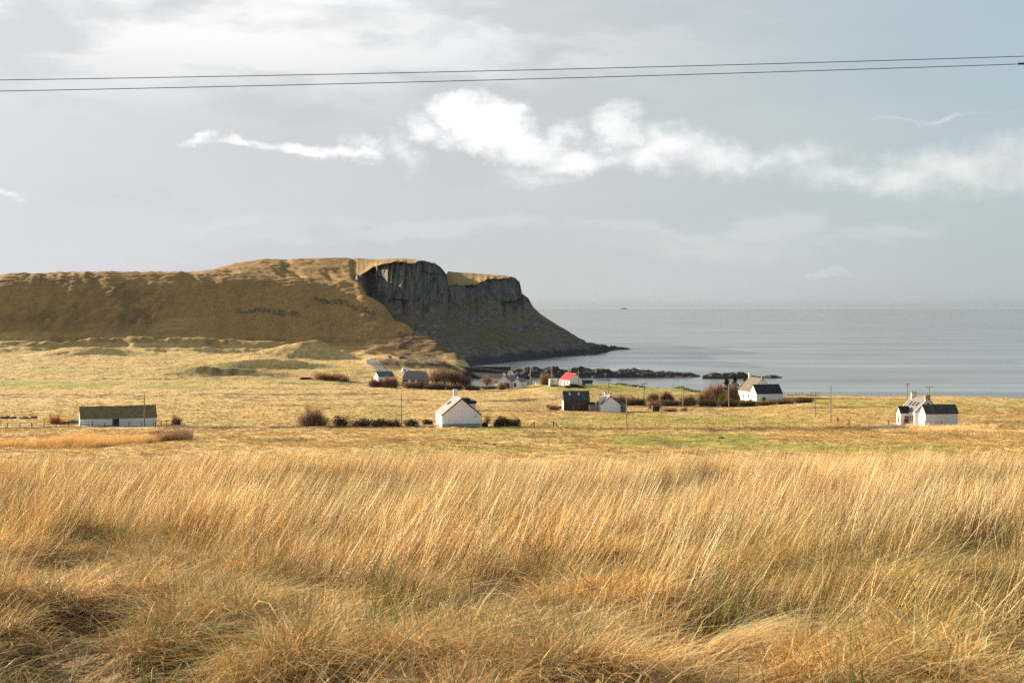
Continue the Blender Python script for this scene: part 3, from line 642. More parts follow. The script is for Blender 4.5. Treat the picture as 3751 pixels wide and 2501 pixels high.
def join(*parts):
    V, Q, C = [], [], []; k = 0
    for v, q_, c_ in parts: V.append(v); Q.append(q_ + k); C.append(c_); k += len(v)
    return np.concatenate(V), np.concatenate(Q), np.concatenate(C)

def grass_mat(name, transl=.22, gloss=.05):
    m = bpy.data.materials.new(name); m.use_nodes = True; t = NT(m.node_tree); t.n.clear()
    a1 = t.new('ShaderNodeAttribute', attribute_name='Col', attribute_type='GEOMETRY'); a2 = t.new('ShaderNodeAttribute', attribute_name='tint', attribute_type='INSTANCER')
    c = t.mix(1.0, a1.outputs['Color'], a2.outputs['Color'], 'MULTIPLY')
    d = t.new('ShaderNodeBsdfDiffuse'); t.l.new(c, d.inputs[0]); tr = t.new('ShaderNodeBsdfTranslucent'); t.l.new(c, tr.inputs[0])
    g = t.new('ShaderNodeBsdfGlossy'); g.inputs['Roughness'].default_value = .45; t.put(g.inputs[0], t.mix(.5, c, (1, .95, .85, 1)))
    m1 = t.new('ShaderNodeMixShader'); m1.inputs[0].default_value = transl; t.l.new(d.outputs[0], m1.inputs[1]); t.l.new(tr.outputs[0], m1.inputs[2])
    m2 = t.new('ShaderNodeMixShader'); m2.inputs[0].default_value = gloss; t.l.new(m1.outputs[0], m2.inputs[1]); t.l.new(g.outputs[0], m2.inputs[2])
    o = t.new('ShaderNodeOutputMaterial'); t.l.new(m2.outputs[0], o.inputs[0]); return m

def scatter(name, protos, P_, rot, scl, tint, pick, m):
    """one object: tuft meshes plus points that carry copies of them"""
    nv = sum(len(p[0]) for p in protos); co = np.concatenate([p[0] for p in protos] + [P_]); vid = np.full(len(co), -1, np.int32)
    Q = []; k = 0; col = np.ones((len(co), 4), np.float32)
    for i, (v, q_, c_) in enumerate(protos):
        vid[k:k + len(v)] = i; col[k:k + len(v), :3] = c_; Q.append(q_ + k); k += len(v)
    me = np_mesh(name, co, np.concatenate(Q)); N = len(co); n = len(P_)
    def pad(a, d): r_ = np.zeros((N,) + ((d,) if d > 1 else ()), np.float32); r_[N - n:] = a; return r_.ravel()
    def attr(nm, ty, arr, key): a = me.attributes.new(nm, ty, 'POINT'); a.data.foreach_set(key, arr)
    attr('vid', 'INT', vid, 'value'); attr('Col', 'FLOAT_COLOR', col.ravel(), 'color')
    attr('rot', 'FLOAT_VECTOR', pad(rot, 3), 'vector'); attr('scl', 'FLOAT', pad(scl, 1), 'value')
    t4 = np.ones((n, 4), np.float32); t4[:, :3] = tint; attr('tint', 'FLOAT_COLOR', pad(t4, 4), 'color')
    attr('pick', 'INT', pad(pick, 1).astype(np.int32), 'value')
    me.materials.append(m)
    o = bpy.data.objects.new(name, me); COL.objects.link(o)
    ng = bpy.data.node_groups.new(name + ' scatter', 'GeometryNodeTree'); ng.is_modifier = True
    ng.interface.new_socket('Geometry', in_out='INPUT', socket_type='NodeSocketGeometry'); ng.interface.new_socket('Geometry', in_out='OUTPUT', socket_type='NodeSocketGeometry')
    N_, L_ = ng.nodes, ng.links; gi = N_.new('NodeGroupInput'); go = N_.new('NodeGroupOutput')
    def named(nm, ty): a = N_.new('GeometryNodeInputNamedAttribute'); a.data_type = ty; a.inputs['Name'].default_value = nm; return a.outputs[0]
    va_ = named('vid', 'INT'); jn = N_.new('GeometryNodeJoinGeometry')
    def sel(i):
        cp = N_.new('FunctionNodeCompare'); cp.data_type = 'INT'; cp.operation = 'EQUAL'; L_.new(va_, cp.inputs[2]); cp.inputs[3].default_value = i
        s_ = N_.new('GeometryNodeSeparateGeometry'); s_.domain = 'POINT'; L_.new(gi.outputs[0], s_.inputs[0]); L_.new(cp.outputs[0], s_.inputs[1]); return s_.outputs[0]
    for i in reversed(range(len(protos))):      # the join node stacks its inputs last one first
        g_ = N_.new('GeometryNodeGeometryToInstance'); L_.new(sel(i), g_.inputs[0]); L_.new(g_.outputs[0], jn.inputs[0])
    ip = N_.new('GeometryNodeInstanceOnPoints'); L_.new(sel(-1), ip.inputs['Points']); L_.new(jn.outputs[0], ip.inputs['Instance'])
    ip.inputs['Pick Instance'].default_value = True; L_.new(named('pick', 'INT'), ip.inputs['Instance Index'])
    L_.new(named('rot', 'FLOAT_VECTOR'), ip.inputs['Rotation']); L_.new(named('scl', 'FLOAT'), ip.inputs['Scale']); L_.new(ip.outputs[0], go.inputs[0])
    md = o.modifiers.new('scatter', 'NODES'); md.node_group = ng
    return tag(o, kind='stuff')

def pts_in(n, d0, d1, sx0=-260, sx1=4010, power=1.0, r_=rng):
    """n random ground points in a sector in front of the camera (even per square metre for power 1)"""
    u = r_.uniform(0, 1, n); k = power + 1
    D = (d0 ** k + u * (d1 ** k - d0 ** k)) ** (1 / k); sx = r_.uniform(sx0, sx1, n)
    return xat(sx, D), D

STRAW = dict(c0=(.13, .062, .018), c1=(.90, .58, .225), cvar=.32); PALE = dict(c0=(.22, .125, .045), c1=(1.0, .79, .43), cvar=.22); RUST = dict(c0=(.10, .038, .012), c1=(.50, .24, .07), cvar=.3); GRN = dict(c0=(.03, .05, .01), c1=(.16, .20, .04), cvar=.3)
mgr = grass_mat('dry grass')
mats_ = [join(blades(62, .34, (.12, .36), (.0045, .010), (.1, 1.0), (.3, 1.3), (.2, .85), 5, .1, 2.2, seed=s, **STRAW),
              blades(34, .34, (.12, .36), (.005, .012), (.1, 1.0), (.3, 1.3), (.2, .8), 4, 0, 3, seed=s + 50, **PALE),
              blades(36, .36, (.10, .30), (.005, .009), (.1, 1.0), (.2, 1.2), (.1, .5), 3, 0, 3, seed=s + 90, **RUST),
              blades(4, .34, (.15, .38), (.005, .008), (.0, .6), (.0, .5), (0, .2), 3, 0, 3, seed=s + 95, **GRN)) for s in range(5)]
stalk_ = [join(blades(15, .28, (.4, .85), (.005, .008), (.1, .4), (0, .15), (0, .03), 3, .05, .4, seed=s + 190, c0=(.05, .06, .015), c1=(.20, .16, .05), cvar=.3),
               blades(26, .26, (.45, .85), (.0032, .0055), (.18, .48), (.0, .28), (0, .06), 4, .05, .28, seed=s + 200, **STRAW),
               blades(14, .28, (.4, .85), (.0038, .0068), (.15, .6), (.0, .5), (0, .15), 4, .1, .5, seed=s + 230, **PALE),
               blades(26, .3, (.35, .8), (.0032, .0055), (.0, .4), (0, .2), (0, .05), 3, 0, .8, seed=s + 260, **RUST)) for s in range(5)]
rush_ = [blades(30, .14, (.45, .85), (.0035, .0055), (.0, .32), (0, .15), (0, .03), 3, .1, .8, seed=s + 300, **GRN) for s in range(3)]
arch_ = [blades(5, .2, (.5, .8), (.006, .011), (.3, .9), (.6, 1.3), (.5, .95), 6, .1, 1.0, seed=s + 330, **PALE) for s in range(3)]
mop_ = [join(blades(150, .17, (.26, .52), (.004, .008), (.05, .65), (.15, .95), (.2, .8), 6, .1, 1.9, seed=s + 800, **STRAW), blades(80, .17, (.24, .5), (.0045, .009), (.05, .8), (.2, 1.1), (.3, .9), 6, .1, 1.9, seed=s + 820, **PALE),
              blades(60, .14, (.2, .45), (.003, .006), (.2, 1.2), (.3, 1.2), (.4, 1.0), 5, .1, 3, seed=s + 840, **RUST), blades(10, .2, (.25, .5), (.004, .007), (0, .4), (0, .3), (0, .1), 3, .1, 3, seed=s + 860, **GRN)) for s in range(4)]
plume_ = [blades(90, .05, (.5, .8), (.003, .006), (.75, .95), (.35, .7), (.5, .7), 6, .15, .16, seed=400, **PALE)]
ds_ = 30
sparse_ = [join(blades(13, .3, (.65, 1.05), (.005, .0085), (.2, .55), (.0, .2), (0, .04), 4, .05, .22, seed=s + 500, **PALE)) for s in range(2)]
protos = mats_ + stalk_ + rush_ + arch_ + plume_ + sparse_ + mop_

def field(n, d0, d1, picks, keep, scl, tiltx=.12, yaw=.7, power=1.0, dz=0.0):
    x, y = pts_in(n, d0, d1, power=power); t_ = CX + F * x / y
    k = rng.uniform(0, 1, n) < keep(x, y, t_); x, y, t_ = x[k], y[k], t_[k]; m_ = len(x)
    P_ = np.stack([x, y, G(x, y) + dz], -1); rot = np.stack([rng.normal(0, tiltx, m_), rng.normal(0, tiltx, m_), rng.normal(0, yaw, m_)], -1)
    sc_ = rng.uniform(*scl, m_); pk = rng.integers(picks[0], picks[1], m_)
    v_ = 1.3 * fbm(x / .9, y / 1.4, 101, 3) + .8 * fbm(x / 5, y / 5, 105, 3)
    hue = fbm(x / 2.5, y / 2.5, 109, 3)
    tn = np.stack([1 + .35 * v_, 1 + .32 * v_ + .05 * hue, 1 + .30 * v_ - .1 * hue], -1) * rng.normal(1, .22, (m_, 1))
    tn = np.clip(tn, .25, 1.7); return P_, rot, sc_, tn, pk
lump = lambda x, y: fbm(x / .9, y / .9, 13, 2)
left = lambda x, y, t_: np.clip((1500 - t_) / 900, 0, 1)
def k_mat(x, y, t_): return np.clip(.66 + 1.5 * lump(x, y), .3, 1)
def k_stalk(x, y, t_):
    near = np.clip((y - (7.5 + 7.0 * left(x, y, t_) + 4.0 * fbm(x / 3, y / 3, 127, 2))) / 2.5, 0, 1)
    return (.008 + .992 * near) * np.clip(.5 + 1.9 * fbm(x / 1.1, y / 1.6, 123, 3), .03, 1)
def k_rush(x, y, t_): return np.clip(-.8 * lump(x, y) + fbm(x / 2.2, y / 3.0, 131, 3) * 2.6 - .2, .05, 1)
K = len(mats_)
A_ = [field(10500, 4.2, 50, (0, 5), k_mat, (.6, 1.15)),
      field(6500, 4.2, 26, (19, 23), lambda x, y, t_: np.clip((24 - y) / 8, 0, 1) * np.clip(.35 + 2.6 * lump(x, y), .0, 1), (.6, 1.1), yaw=1.2, dz=.02),
      field(9500, 4.2, 50, (5, 10), k_stalk, (.8, 1.2), yaw=.3),
      field(2600, 4.5, 46, (10, 13), k_rush, (.7, 1.1), yaw=3),
      field(800, 4.2, 24, (13, 16), lambda x, y, t_: .8 + 0 * x, (.5, 1.0), yaw=1.0),
      field(2600, 10, 50, (17, 19), k_stalk, (.75, 1.1), yaw=.25)]
# the big drooping plume in front
px, pd = xat(2560, 7.3), 7.3
A_.append((np.array([[px + dx_, pd + dy_, g1(px + dx_, pd + dy_) + .12] for dx_, dy_ in ((0, 0), (.06, .05), (-.08, .04))]), np.zeros((3, 3)), np.array([.85, .75, .7]), np.ones((3, 3)) * 1.12, np.array([16, 16, 16])))
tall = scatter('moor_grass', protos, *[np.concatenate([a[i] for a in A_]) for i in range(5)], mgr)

# tussocks over the fields below
tus_ = [join(blades(26, .5, (.16, .42), (.03, .06), (.2, 1.0), (.2, 1.2), (.1, .6), 2, .1, 1.2, seed=s + 600, c0=(.20, .115, .035), c1=(.86, .57, .20)),
             blades(8, .5, (.1, .3), (.03, .07), (.2, 1.0), (.2, 1.0), (.1, .5), 2, 0, 3, seed=s + 640, c0=(.14, .075, .03), c1=(.44, .25, .08))) for s in range(5)]
def far_field(n, d0, d1, s0, s1, sx0=-350, sx1=4100):
    x, y = pts_in(n, d0, d1, sx0, sx1, power=.45); z = G(x, y); g_, b_, k_ = zones(x, y, z)
    t_ = CX + F * x / y; kp = (z > SEA + 3.2) & (rng.uniform(0, 1, n) < np.clip(.62 + .9 * fbm(x / 5, y / 8, 141, 3) - .25 * g_, .1, 1)) & (k_ < .3)
    for (a, b2, c, d) in KEEP_CLEAR: kp &= ~((t_ > a) & (t_ < b2) & (y > c) & (y < d))
    x, y, z, g_, b_ = x[kp], y[kp], z[kp], g_[kp], b_[kp]; m_ = len(x)
    P_ = np.stack([x, y, z - .02], -1); rot = np.stack([rng.normal(0, .15, m_), rng.normal(0, .15, m_), rng.normal(0, 1, m_)], -1)
    g_ = g_[:, None]; b_ = b_[:, None]
    tn = np.array([[1, 1, 1]]) * (1 - g_) + np.array([[.50, .70, .32]]) * g_
    tn = tn * (1 - b_ * .85) + np.array([[.36, .28, .27]]) * b_ * .85
    tn = tn * (1 + .3 * fbm(x / 12, y / 12, 151, 3)[:, None]) * rng.normal(1, .12, (m_, 1))
    sc_ = rng.uniform(s0, s1, m_) * (1 - .45 * g_[:, 0]); return P_, rot, sc_, tn, rng.integers(0, 5, m_)
KEEP_CLEAR = [(1590, 1790, 306, 330), (280, 560, 296, 330), (2050, 2310, 444, 470), (3230, 3520, 322, 345), (2690, 2880, 515, 550), (1340, 1410, 640, 900), (3225, 3400, 296, 312)]
A_ = [far_field(34000, 128, 240, .5, .95), far_field(52000, 240, 460, .6, 1.15), far_field(26000, 460, 900, .8, 1.5)]
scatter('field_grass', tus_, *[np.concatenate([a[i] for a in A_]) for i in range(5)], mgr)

# reed beds: fine upright stems, soft and dense
reed_ = [blades(70, .9, (.8, 2.1), (.012, .022), (.08, .35), (0, .12), (0, .05), 2, .1, .4, seed=s + 700, c0=(.40, .25, .09), c1=(.78, .55, .25), cvar=.2) for s in range(3)]
def reeds(name, n, ok, d0, d1, sx0, sx1, tint, scl):
    x, y = pts_in(n, d0, d1, sx0, sx1); t_ = CX + F * x / y; k = ok(t_, y); x, y = x[k], y[k]; m_ = len(x)
    scatter(name, reed_, np.stack([x, y, G(x, y)], -1), np.stack([rng.normal(0, .04, m_), rng.normal(0, .04, m_), rng.normal(0, .4, m_)], -1), rng.uniform(scl[0], scl[1], m_) * np.clip(.65 + .6 * fbm(x / 7, y / 7, 171, 2), .35, 1.1),
            np.array(tint)[None, :] * rng.normal(1, .06, (m_, 1)) * (1 + .12 * fbm(x / 9, y / 9, 161, 2)[:, None]), rng.integers(0, 3, m_), mgr)
reeds('reed_bed', 5200, lambda t_, D: (D < 196 + np.clip((t_ - 200) / 430, -.2, 1) * 38) & (D > 176 + np.clip((t_ - 330) / 300, 0, 1) * 34) & (t_ < 620 + (D - 215) * .9), 172, 238, -300, 650, (1.0, .92, .82), (.6, 1.0))
reeds('reed_bed', 1100, lambda t_, D: (t_ > 3312 + (312 - D) * 1.2), 262, 316, 3300, 3650, (1.02, 1.0, .98), (.4, .75))
bram = [blades(60, .9, (.6, 1.7), (.02, .05), (.1, .8), (0, .6), (0, .4), 3, 0, 3, seed=740 + s, c0=(.16, .085, .05), c1=(.34, .19, .10), cvar=.2) for s in range(2)]
x, y = pts_in(260, 205, 232, 560, 690); k = (CX + F * x / y) > 585 - (y - 205) * 1.2; x, y = x[k], y[k]; m_ = len(x)
scatter('bramble_thicket', bram, np.stack([x, y, G(x, y)], -1), rng.normal(0, .1, (m_, 3)), rng.uniform(.6, 1.0, m_), np.ones((m_, 3)), rng.integers(0, 2, m_), mgr)
#@@PART3
# ------------------------------------------------------------------ buildings
white = mat('white render', (0.85, 0.835, 0.81), .8, .02, .8, .04, 3)
offwhite = mat('weathered white render', (0.74, 0.73, 0.70), .85, .05, .9, .08, 3, col2=(0.64, 0.63, 0.60))
slate = mat('grey slate', (0.20, 0.19, 0.175), .65, .12, 1.2, .3, 5, spec=.4, col2=(0.13, 0.125, 0.12))
darkroof = mat('dark slate', (0.032, 0.031, 0.033), .7, .2, 1.0, .3, 6, col2=(0.018, 0.018, 0.02))
mossy = mat('mossy brown slate', (0.20, 0.155, 0.10), .85, .2, 1.5, .4, 6, col2=(0.12, 0.095, 0.06))
shedroof = mat('black sheet roof', (0.035, 0.036, 0.034), .7, .2, .5, .2, 5, col2=(0.075, 0.075, 0.065))
redroof = mat('red sheet roof', (0.62, 0.028, 0.045), .5, .06, 2, .1, 6)
redtrim = mat('pale red ridge', (0.72, 0.22, 0.22), .6, .05)
stone = mat('rubble stone', (0.44, 0.37, 0.28), .9, .25, 2.2, .8, 3, col2=(0.22, 0.19, 0.15))
thatch = mat('old thatch', (0.26, 0.19, 0.085), .95, .25, 1.2, 1.0, 4, col2=(0.13, 0.105, 0.045))
glass = mat('window glass', (0.02, 0.024, 0.028), .12, .1, spec=.6)
skyglass = mat('skylight glass', (0.42, 0.45, 0.46), .2, .05, spec=.8)
trim = mat('white trim', (0.78, 0.77, 0.74), .6, .04)
darktrim = mat('dark bargeboard', (0.045, 0.038, 0.034), .7, .1)
wood_dk = mat('tarred boards', (0.085, 0.066, 0.05), .85, .2, 1.5, .3, 5, streak=(6, 6, .5), col2=(0.045, 0.036, 0.03))
wood_gy = mat('grey boards', (0.30, 0.27, 0.23), .85, .15, 1.5, .2, 5, streak=(6, 6, .5))
wood_pole = mat('weathered pole wood', (0.36, 0.31, 0.21), .85, .12, 2, .2, 6, streak=(4, 4, .6))
wood_br = mat('brown fence wood', (0.14, 0.095, 0.06), .85, .2)
post_wood = mat('pale post wood', (0.36, 0.30, 0.22), .85, .2, 4)
metal = mat('galvanised metal', (0.35, 0.36, 0.36), .45, .08, metal=.6)
clay = mat('clay pot', (0.50, 0.30, 0.17), .8, .12); blackpot = mat('black pot', (0.05, 0.045, 0.04), .8, .1)
door_red = mat('red brown door', (0.20, 0.055, 0.02), .5, .1, 3)
blue = mat('blue grey cladding', (0.12, 0.20, 0.27), .7, .08, 3, streak=(4, 4, .5))
green = mat('dark green sheet', (0.025, 0.075, 0.055), .6, .15)
black = mat('black paint', (0.02, 0.02, 0.02), .6, .1)
bluep = mat('blue plastic', (0.02, 0.09, 0.42), .45, .1); redp = mat('red paint', (0.60, 0.012, 0.015), .4, .05)

def gable(name, loc, yaw, W, L, eave, ridge, wall_m, roof_m, label=None, cat=None, group=None, along='y', over=.12, sink=1.5, parent=None, names=('wall', 'roof'), barge=None, thick=.14, endover=.1):
    """gabled block. origin at the front-left corner on the ground, x along the front, y away from the camera.
       along='y': the front is the gable (W wide, L deep); along='x': the front is a long wall (L wide, W deep)"""
    root = parent if parent else empty(name, loc, yaw, label, cat, group)
    wl = MB(); rf = MB(); sw = (lambda m_: m_)
    prof = [(0, -sink), (W, -sink), (W, eave), (W / 2, ridge), (0, eave)]
    if along == 'y': wl.prism(prof, 0, L)
    else: wl.prism([(p[0], p[1]) for p in prof], 0, L, 'x')
    s_ = (ridge - eave) / (W / 2); e = over; lift = .03
    o_ = [(-e, eave - s_ * e + lift), (W / 2, ridge + lift), (W + e, eave - s_ * e + lift), (W + e, eave - s_ * e + lift + thick), (W / 2, ridge + lift + thick * 1.25), (-e, eave - s_ * e + lift + thick)]
    for half in (([o_[0], o_[1], o_[4], o_[5]]), ([o_[1], o_[2], o_[3], o_[4]])):
        if along == 'y': rf.prism(half, -endover, L + endover)
        else: rf.prism(half, -endover, L + endover, 'x')
    a = wl.build(names[0], wall_m, root); b_ = rf.build(names[1], roof_m, root)
    if barge:
        bb = MB()
        for yy in ((-endover - .05, -endover - .005),):
            for p0, p1 in (((-e, eave - s_ * e), (W / 2, ridge)), ((W / 2, ridge), (W + e, eave - s_ * e))):
                poly = [(p0[0], p0[1] - .12), (p1[0], p1[1] - .12), (p1[0], p1[1] + thick + .04), (p0[0], p0[1] + thick + .04)]
                if along == 'y': bb.prism(poly, *yy)
                else: bb.prism(poly, *yy, 'x')
        bb.build('bargeboard', barge, root)
    return root, a, b_
def chimney(root, x, y, z0, z1, sx=.9, sy=.6, m=white, pots=2, pm=clay, cap=None, roof=None):
    c_ = MB().box(x - sx / 2, x + sx / 2, y - sy / 2, y + sy / 2, z0, z1).build('chimney', m, roof or root)
    if roof: c_.matrix_parent_inverse = Matrix.Identity(4)
    MB().box(x - sx / 2 - .07, x + sx / 2 + .07, y - sy / 2 - .07, y + sy / 2 + .07, z1 + .003, z1 + .14).build('chimney_cap', cap or m, root)
    for k in range(pots):
        px_ = x + (k - (pots - 1) / 2) * sx / max(pots, 1)
        MB().tube([(px_, y, z1 + .14), (px_, y, z1 + .62)], .15, .11, 8).build('chimney_pot', pm, root)
    return c_
def window(root, face, u, z, w_, h_, L=0, W=0, fm=trim, gm=glass, mull=True, name='window'):
    """face: 'f' front (y=0), 'l' left (x=0), 'r' right (x=W)"""
    def bx(m_, u0, u1, d0, d1, z0, z1):
        if face == 'f': m_.box(u0, u1, -d1, -d0, z0, z1)
        elif face == 'l': m_.box(-d1, -d0, u0, u1, z0, z1)
        else: m_.box(W + d0, W + d1, u0, u1, z0, z1)
        return m_
    fr = MB(); b_ = .07
    bx(fr, u, u + w_, .004, .05, z, z + b_); bx(fr, u, u + w_, .004, .05, z + h_ - b_, z + h_); bx(fr, u, u + b_, .004, .05, z + b_, z + h_ - b_); bx(fr, u + w_ - b_, u + w_, .004, .05, z + b_, z + h_ - b_)
    if mull: bx(fr, u + b_, u + w_ - b_, .004, .04, z + h_ / 2 - .025, z + h_ / 2 + .025)
    f_ = fr.build(name, fm, root); bx(MB(), u + b_, u + w_ - b_, .003, .02, z + b_, z + h_ - b_).build('pane', gm, f_); bx(MB(), u - .06, u + w_ + .06, .004, .12, z - .09, z - .004).build('sill', fm, f_)
    return f_
def door(root, face, u, z, w_, h_, m, W=0, handle=True, name='door'):
    def bx(m_, u0, u1, d0, d1, z0, z1):
        if face == 'f': m_.box(u0, u1, -d1, -d0, z0, z1)
        elif face == 'l': m_.box(-d1, -d0, u0, u1, z0, z1)
        else: m_.box(W + d0, W + d1, u0, u1, z0, z1)
        return m_
    d_ = bx(MB(), u, u + w_, .004, .06, z, z + h_).build(name, m, root)
    if handle: bx(MB(), u + w_ - .18, u + w_ - .08, .064, .11, z + h_ * .45, z + h_ * .45 + .05).build('handle', metal, d_)
    return d_
def roof_box(name, root, W, eave, ridge, side, u0, u1, s0, s1, m, lift=.2, h_=.06, along='y', fm=None):
    """a flat piece lying on the slope: side 0 = left/front slope; s0..s1 fractions up the slope; u along the ridge"""
    def pt(u, s_, up):
        a = s_ * W / 2; z = eave + (ridge - eave) * s_ ; n = Vector((-(ridge - eave), 0, W / 2)).normalized()
        x = a + n.x * up; zz = z + n.z * up
        if side: x = W - x
        return (x, u, zz) if along == 'y' else (u, x, zz)
    vs = [pt(u, s_, up) for up in (lift, lift + h_) for u, s_ in ((u0, s0), (u1, s0), (u1, s1), (u0, s1))]
    m_ = MB().add(vs, [(0, 3, 2, 1), (4, 5, 6, 7), (0, 1, 5, 4), (1, 2, 6, 5), (2, 3, 7, 6), (3, 0, 4, 7)])
    return m_.build(name, m, root)

# 1 the white house in the middle of the fields
p = P(1619, 1566, 316)
h1, wa, ro = gable('white_house', p, 10.6, 8.8, 10.2, 2.75, 6.35, white, slate, 'white gabled house with dormer and one chimney behind a dark picket fence, mid-field', 'house', barge=darktrim)
chimney(h1, 4.4, 9.85, 5.6, 7.75, .85, .6, white, 1, blackpot)
for yy in (5.6, 6.35, 7.1): 
    f_ = roof_box('skylight', h1, 8.8, 2.75, 6.35, 0, yy, yy + .38, .50, .70, glass)
dm = MB().prism([(5.55, 3.8), (8.3, 3.8), (8.3, 5.0), (5.55, 5.0)], 4.2, 8.2).build('dormer', white, h1)
MB().box(5.2, 8.45, 3.95, 8.4, 5.003, 5.55).build('dormer_roof', darkroof, dm)
MB().box(4.9, 7.15, 4.6, 9.3, 5.553, 6.12).build('dormer_roof', darkroof, dm)
for u in (1.2, 3.6, 5.2, 7.6): window(h1, 'l', u, .75, .85, 1.35)
MB().tube([(8.95, .12, -.5), (8.95, .12, 2.6)], .05).build('drainpipe', darktrim, h1)
MB().box(7.35, 7.75, -.18, -.004, 2.35, 2.5).build('wall_lamp', metal, h1)
MB().tube([(7.6, -.02, 2.5), (7.6, -.1, 2.95)], .03).build('vent_pipe', mat('rusty stain', (0.5, 0.25, 0.16), .8, .1), h1)
MB().box(8.0, 9.5, 8.6, 10.0, -1, 2.7).build('porch_lean_to', white, h1); MB().prism([(7.9, 2.703), (9.6, 2.703), (9.6, 2.9), (7.9, 3.6)], 8.5, 10.15).build('porch_roof', darkroof, h1)
# picket fence along its gable
pf = empty('picket_fence', P(1622, 1568, 314.2), 10.6, 'dark slatted picket fence close in front of the white gable', 'fence')
pk_me = None
for k in range(40):
    if pk_me is None:
        o = MB().box(-.055, .055, -.02, .02, -.35, .95).build('picket', black, pf); pk_me = o
    else: o = link_copy(pk_me, pf)
    o.location = (k * .215, 0, 0)
for zz in (.2, .7): MB().box(-.05, 8.45, .022, .07, zz, zz + .09).build('rail', black, pf)
for k in range(3):
    MB().box(2.6 + k * 3.0, 2.75 + k * 3.0, -.2, -.05, -.4, 1.1).build('post', post_wood, pf)

# 2 the thatched croft on the left
p = P(293, 1560, 316)
h2, wa, ro = gable('thatched_croft', p, 19, 5.6, 16.6, 1.62, 3.85, mat('whitewash', (0.86, 0.86, 0.86), .8, .03), thatch, 'long low white croft with brown thatched roof, behind a rail fence on the left', 'cottage', along='x', over=.12, thick=.22, endover=.06)
# make the thatch uneven
def roughen(o, cell, amp, seed, cuts=10):
    b_ = bmesh.new(); b_.from_mesh(o.data); bmesh.ops.subdivide_edges(b_, edges=b_.edges[:], cuts=cuts, use_grid_fill=True)
    for v in b_.verts:
        nz = float(fbm(np.array([v.co.x / cell]), np.array([v.co.y / cell + v.co.z / cell]), seed, 3)[0]); v.co += Vector((0, nz * amp * .4, nz * amp))
    b_.to_mesh(o.data); b_.free()
roughen(ro, 1.1, .12, 5, 24)
MB().tube([(-.1, -.2, 1.50), (16.7, -.2, 1.52)], .045).build('eave_batten', mat('pale batten', (0.5, 0.46, 0.42), .8, .1), h2)
door(h2, 'f', 7.25, -.2, 1.15, 1.62, mat('dark door', (0.03, 0.022, 0.018), .7, .1), handle=False)
door(h2, 'f', 6.95, -.2, .26, 1.6, mat('brown jamb', (0.08, 0.04, 0.025), .7, .1), handle=False, name='door_jamb')

# 3 black boarded barn
p = P(2065, 1499, 455)
h3, wa, ro = gable('boarded_barn', p, 2.5, 6.4, 8.35, 2.75, 5.55, wood_dk, shedroof, 'black boarded barn with two pale skylights, left of the small white house with blue extension', 'barn', along='x')
for k in range(21):
    if k == 0: bo = MB().box(.03, .33, -.035, -.004, -.3, 2.70).build('board', wood_dk, h3); o = bo
    else: o = link_copy(bo, h3)
    o.location = (k * .395, 0, 0)
MB().box(-.05, -.006, .1, 6.2, -.5, 2.6).build('end_wall', white, h3)
for u in (1.75, 4.7): roof_box('skylight', h3, 6.4, 2.75, 5.55, 0, u, u + .62, .52, .86, skyglass, along='x')
MB().box(3.2, 5.3, -.085, -.04, -.3, 2.2).build('sliding_door', mat('brown boards', (0.11, 0.075, 0.05), .85, .2, 2, streak=(6, 6, .5)), h3)
MB().box(2.95, 3.15, -.5, -.3, -.8, 1.25).build('gate_post', post_wood, h3)

# 4 small white house with a blue extension
p = P(2202, 1509, 450)
h4, wa, ro = gable('small_white_house', p, 7.6, 6.2, 8.4, 2.45, 4.95, white, slate, 'small white house with two chimneys and a blue extension, right of the black barn', 'house', barge=darktrim)
chimney(h4, 3.1, .35, 4.4, 5.6, .85, .55, offwhite, 2, mat('brown pot', (0.20, 0.13, 0.08), .8, .1)); chimney(h4, 3.1, 8.0, 4.4, 5.6, .85, .55, offwhite, 2, mat('brown pot', (0, 0, 0)))
dm = MB().box(.35, 2.3, 3.2, 5.6, 2.6, 4.6).build('dormer', white, h4); MB().box(.2, 2.5, 3.05, 5.75, 4.603, 4.75).build('dormer_roof', trim, dm)
window(h4, 'l', 3.0, .7, .9, 1.3); window(h4, 'l', 1.0, .7, .9, 1.3); door(h4, 'l', 5.2, 0, .9, 2.0, trim)
MB().box(6.205, 8.5, 1.6, 6.5, -1.2, 2.3).build('extension_wall', blue, h4)
MB().prism([(5.0, 3.9), (6.0, 3.9), (8.7, 2.303), (8.7, 2.45), (6.0, 4.1), (5.0, 4.1)], 1.45, 6.7).build('extension_roof', darkroof, h4)
f_ = MB().box(6.7, 8.0, 1.53, 1.594, .45, 1.9).build('window', trim, h4)
for u in (6.78, 7.4): MB().box(u, u + .52, 1.505, 1.527, .53, 1.82).build('pane', glass, f_)
MB().box(8.45, 8.56, 1.45, 1.55, -.5, 2.3).build('drainpipe', black, h4)

# 5 grey boarded shed between them
p = P(2159, 1508, 452)
h5 = empty('boarded_shed', p, 3, 'small grey boarded shed between the black barn and the small white house', 'shed')
MB().box(0, 2.1, 0, 3, -1, 2.2).build('wall', wood_gy, h5); MB().prism([(-.1, 2.203), (2.2, 2.203), (2.2, 2.35), (-.1, 2.35)], -.1, 3.1).build('roof', darkroof, h5)
for k in range(7):
    if k == 0: bo = MB().box(.04, .27, -.03, -.004, -.2, 2.15).build('board', wood_gy, h5)
    else: link_copy(bo, h5).location = (k * .295, 0, 0)
MB().box(-.12, -.004, -.05, .12, -.5, 2.3).build('corner_post', white, h5)
MB().box(.1, 2.0, 1.2, 3.4, 2.2, 2.95).build('water_tank', black, h5)

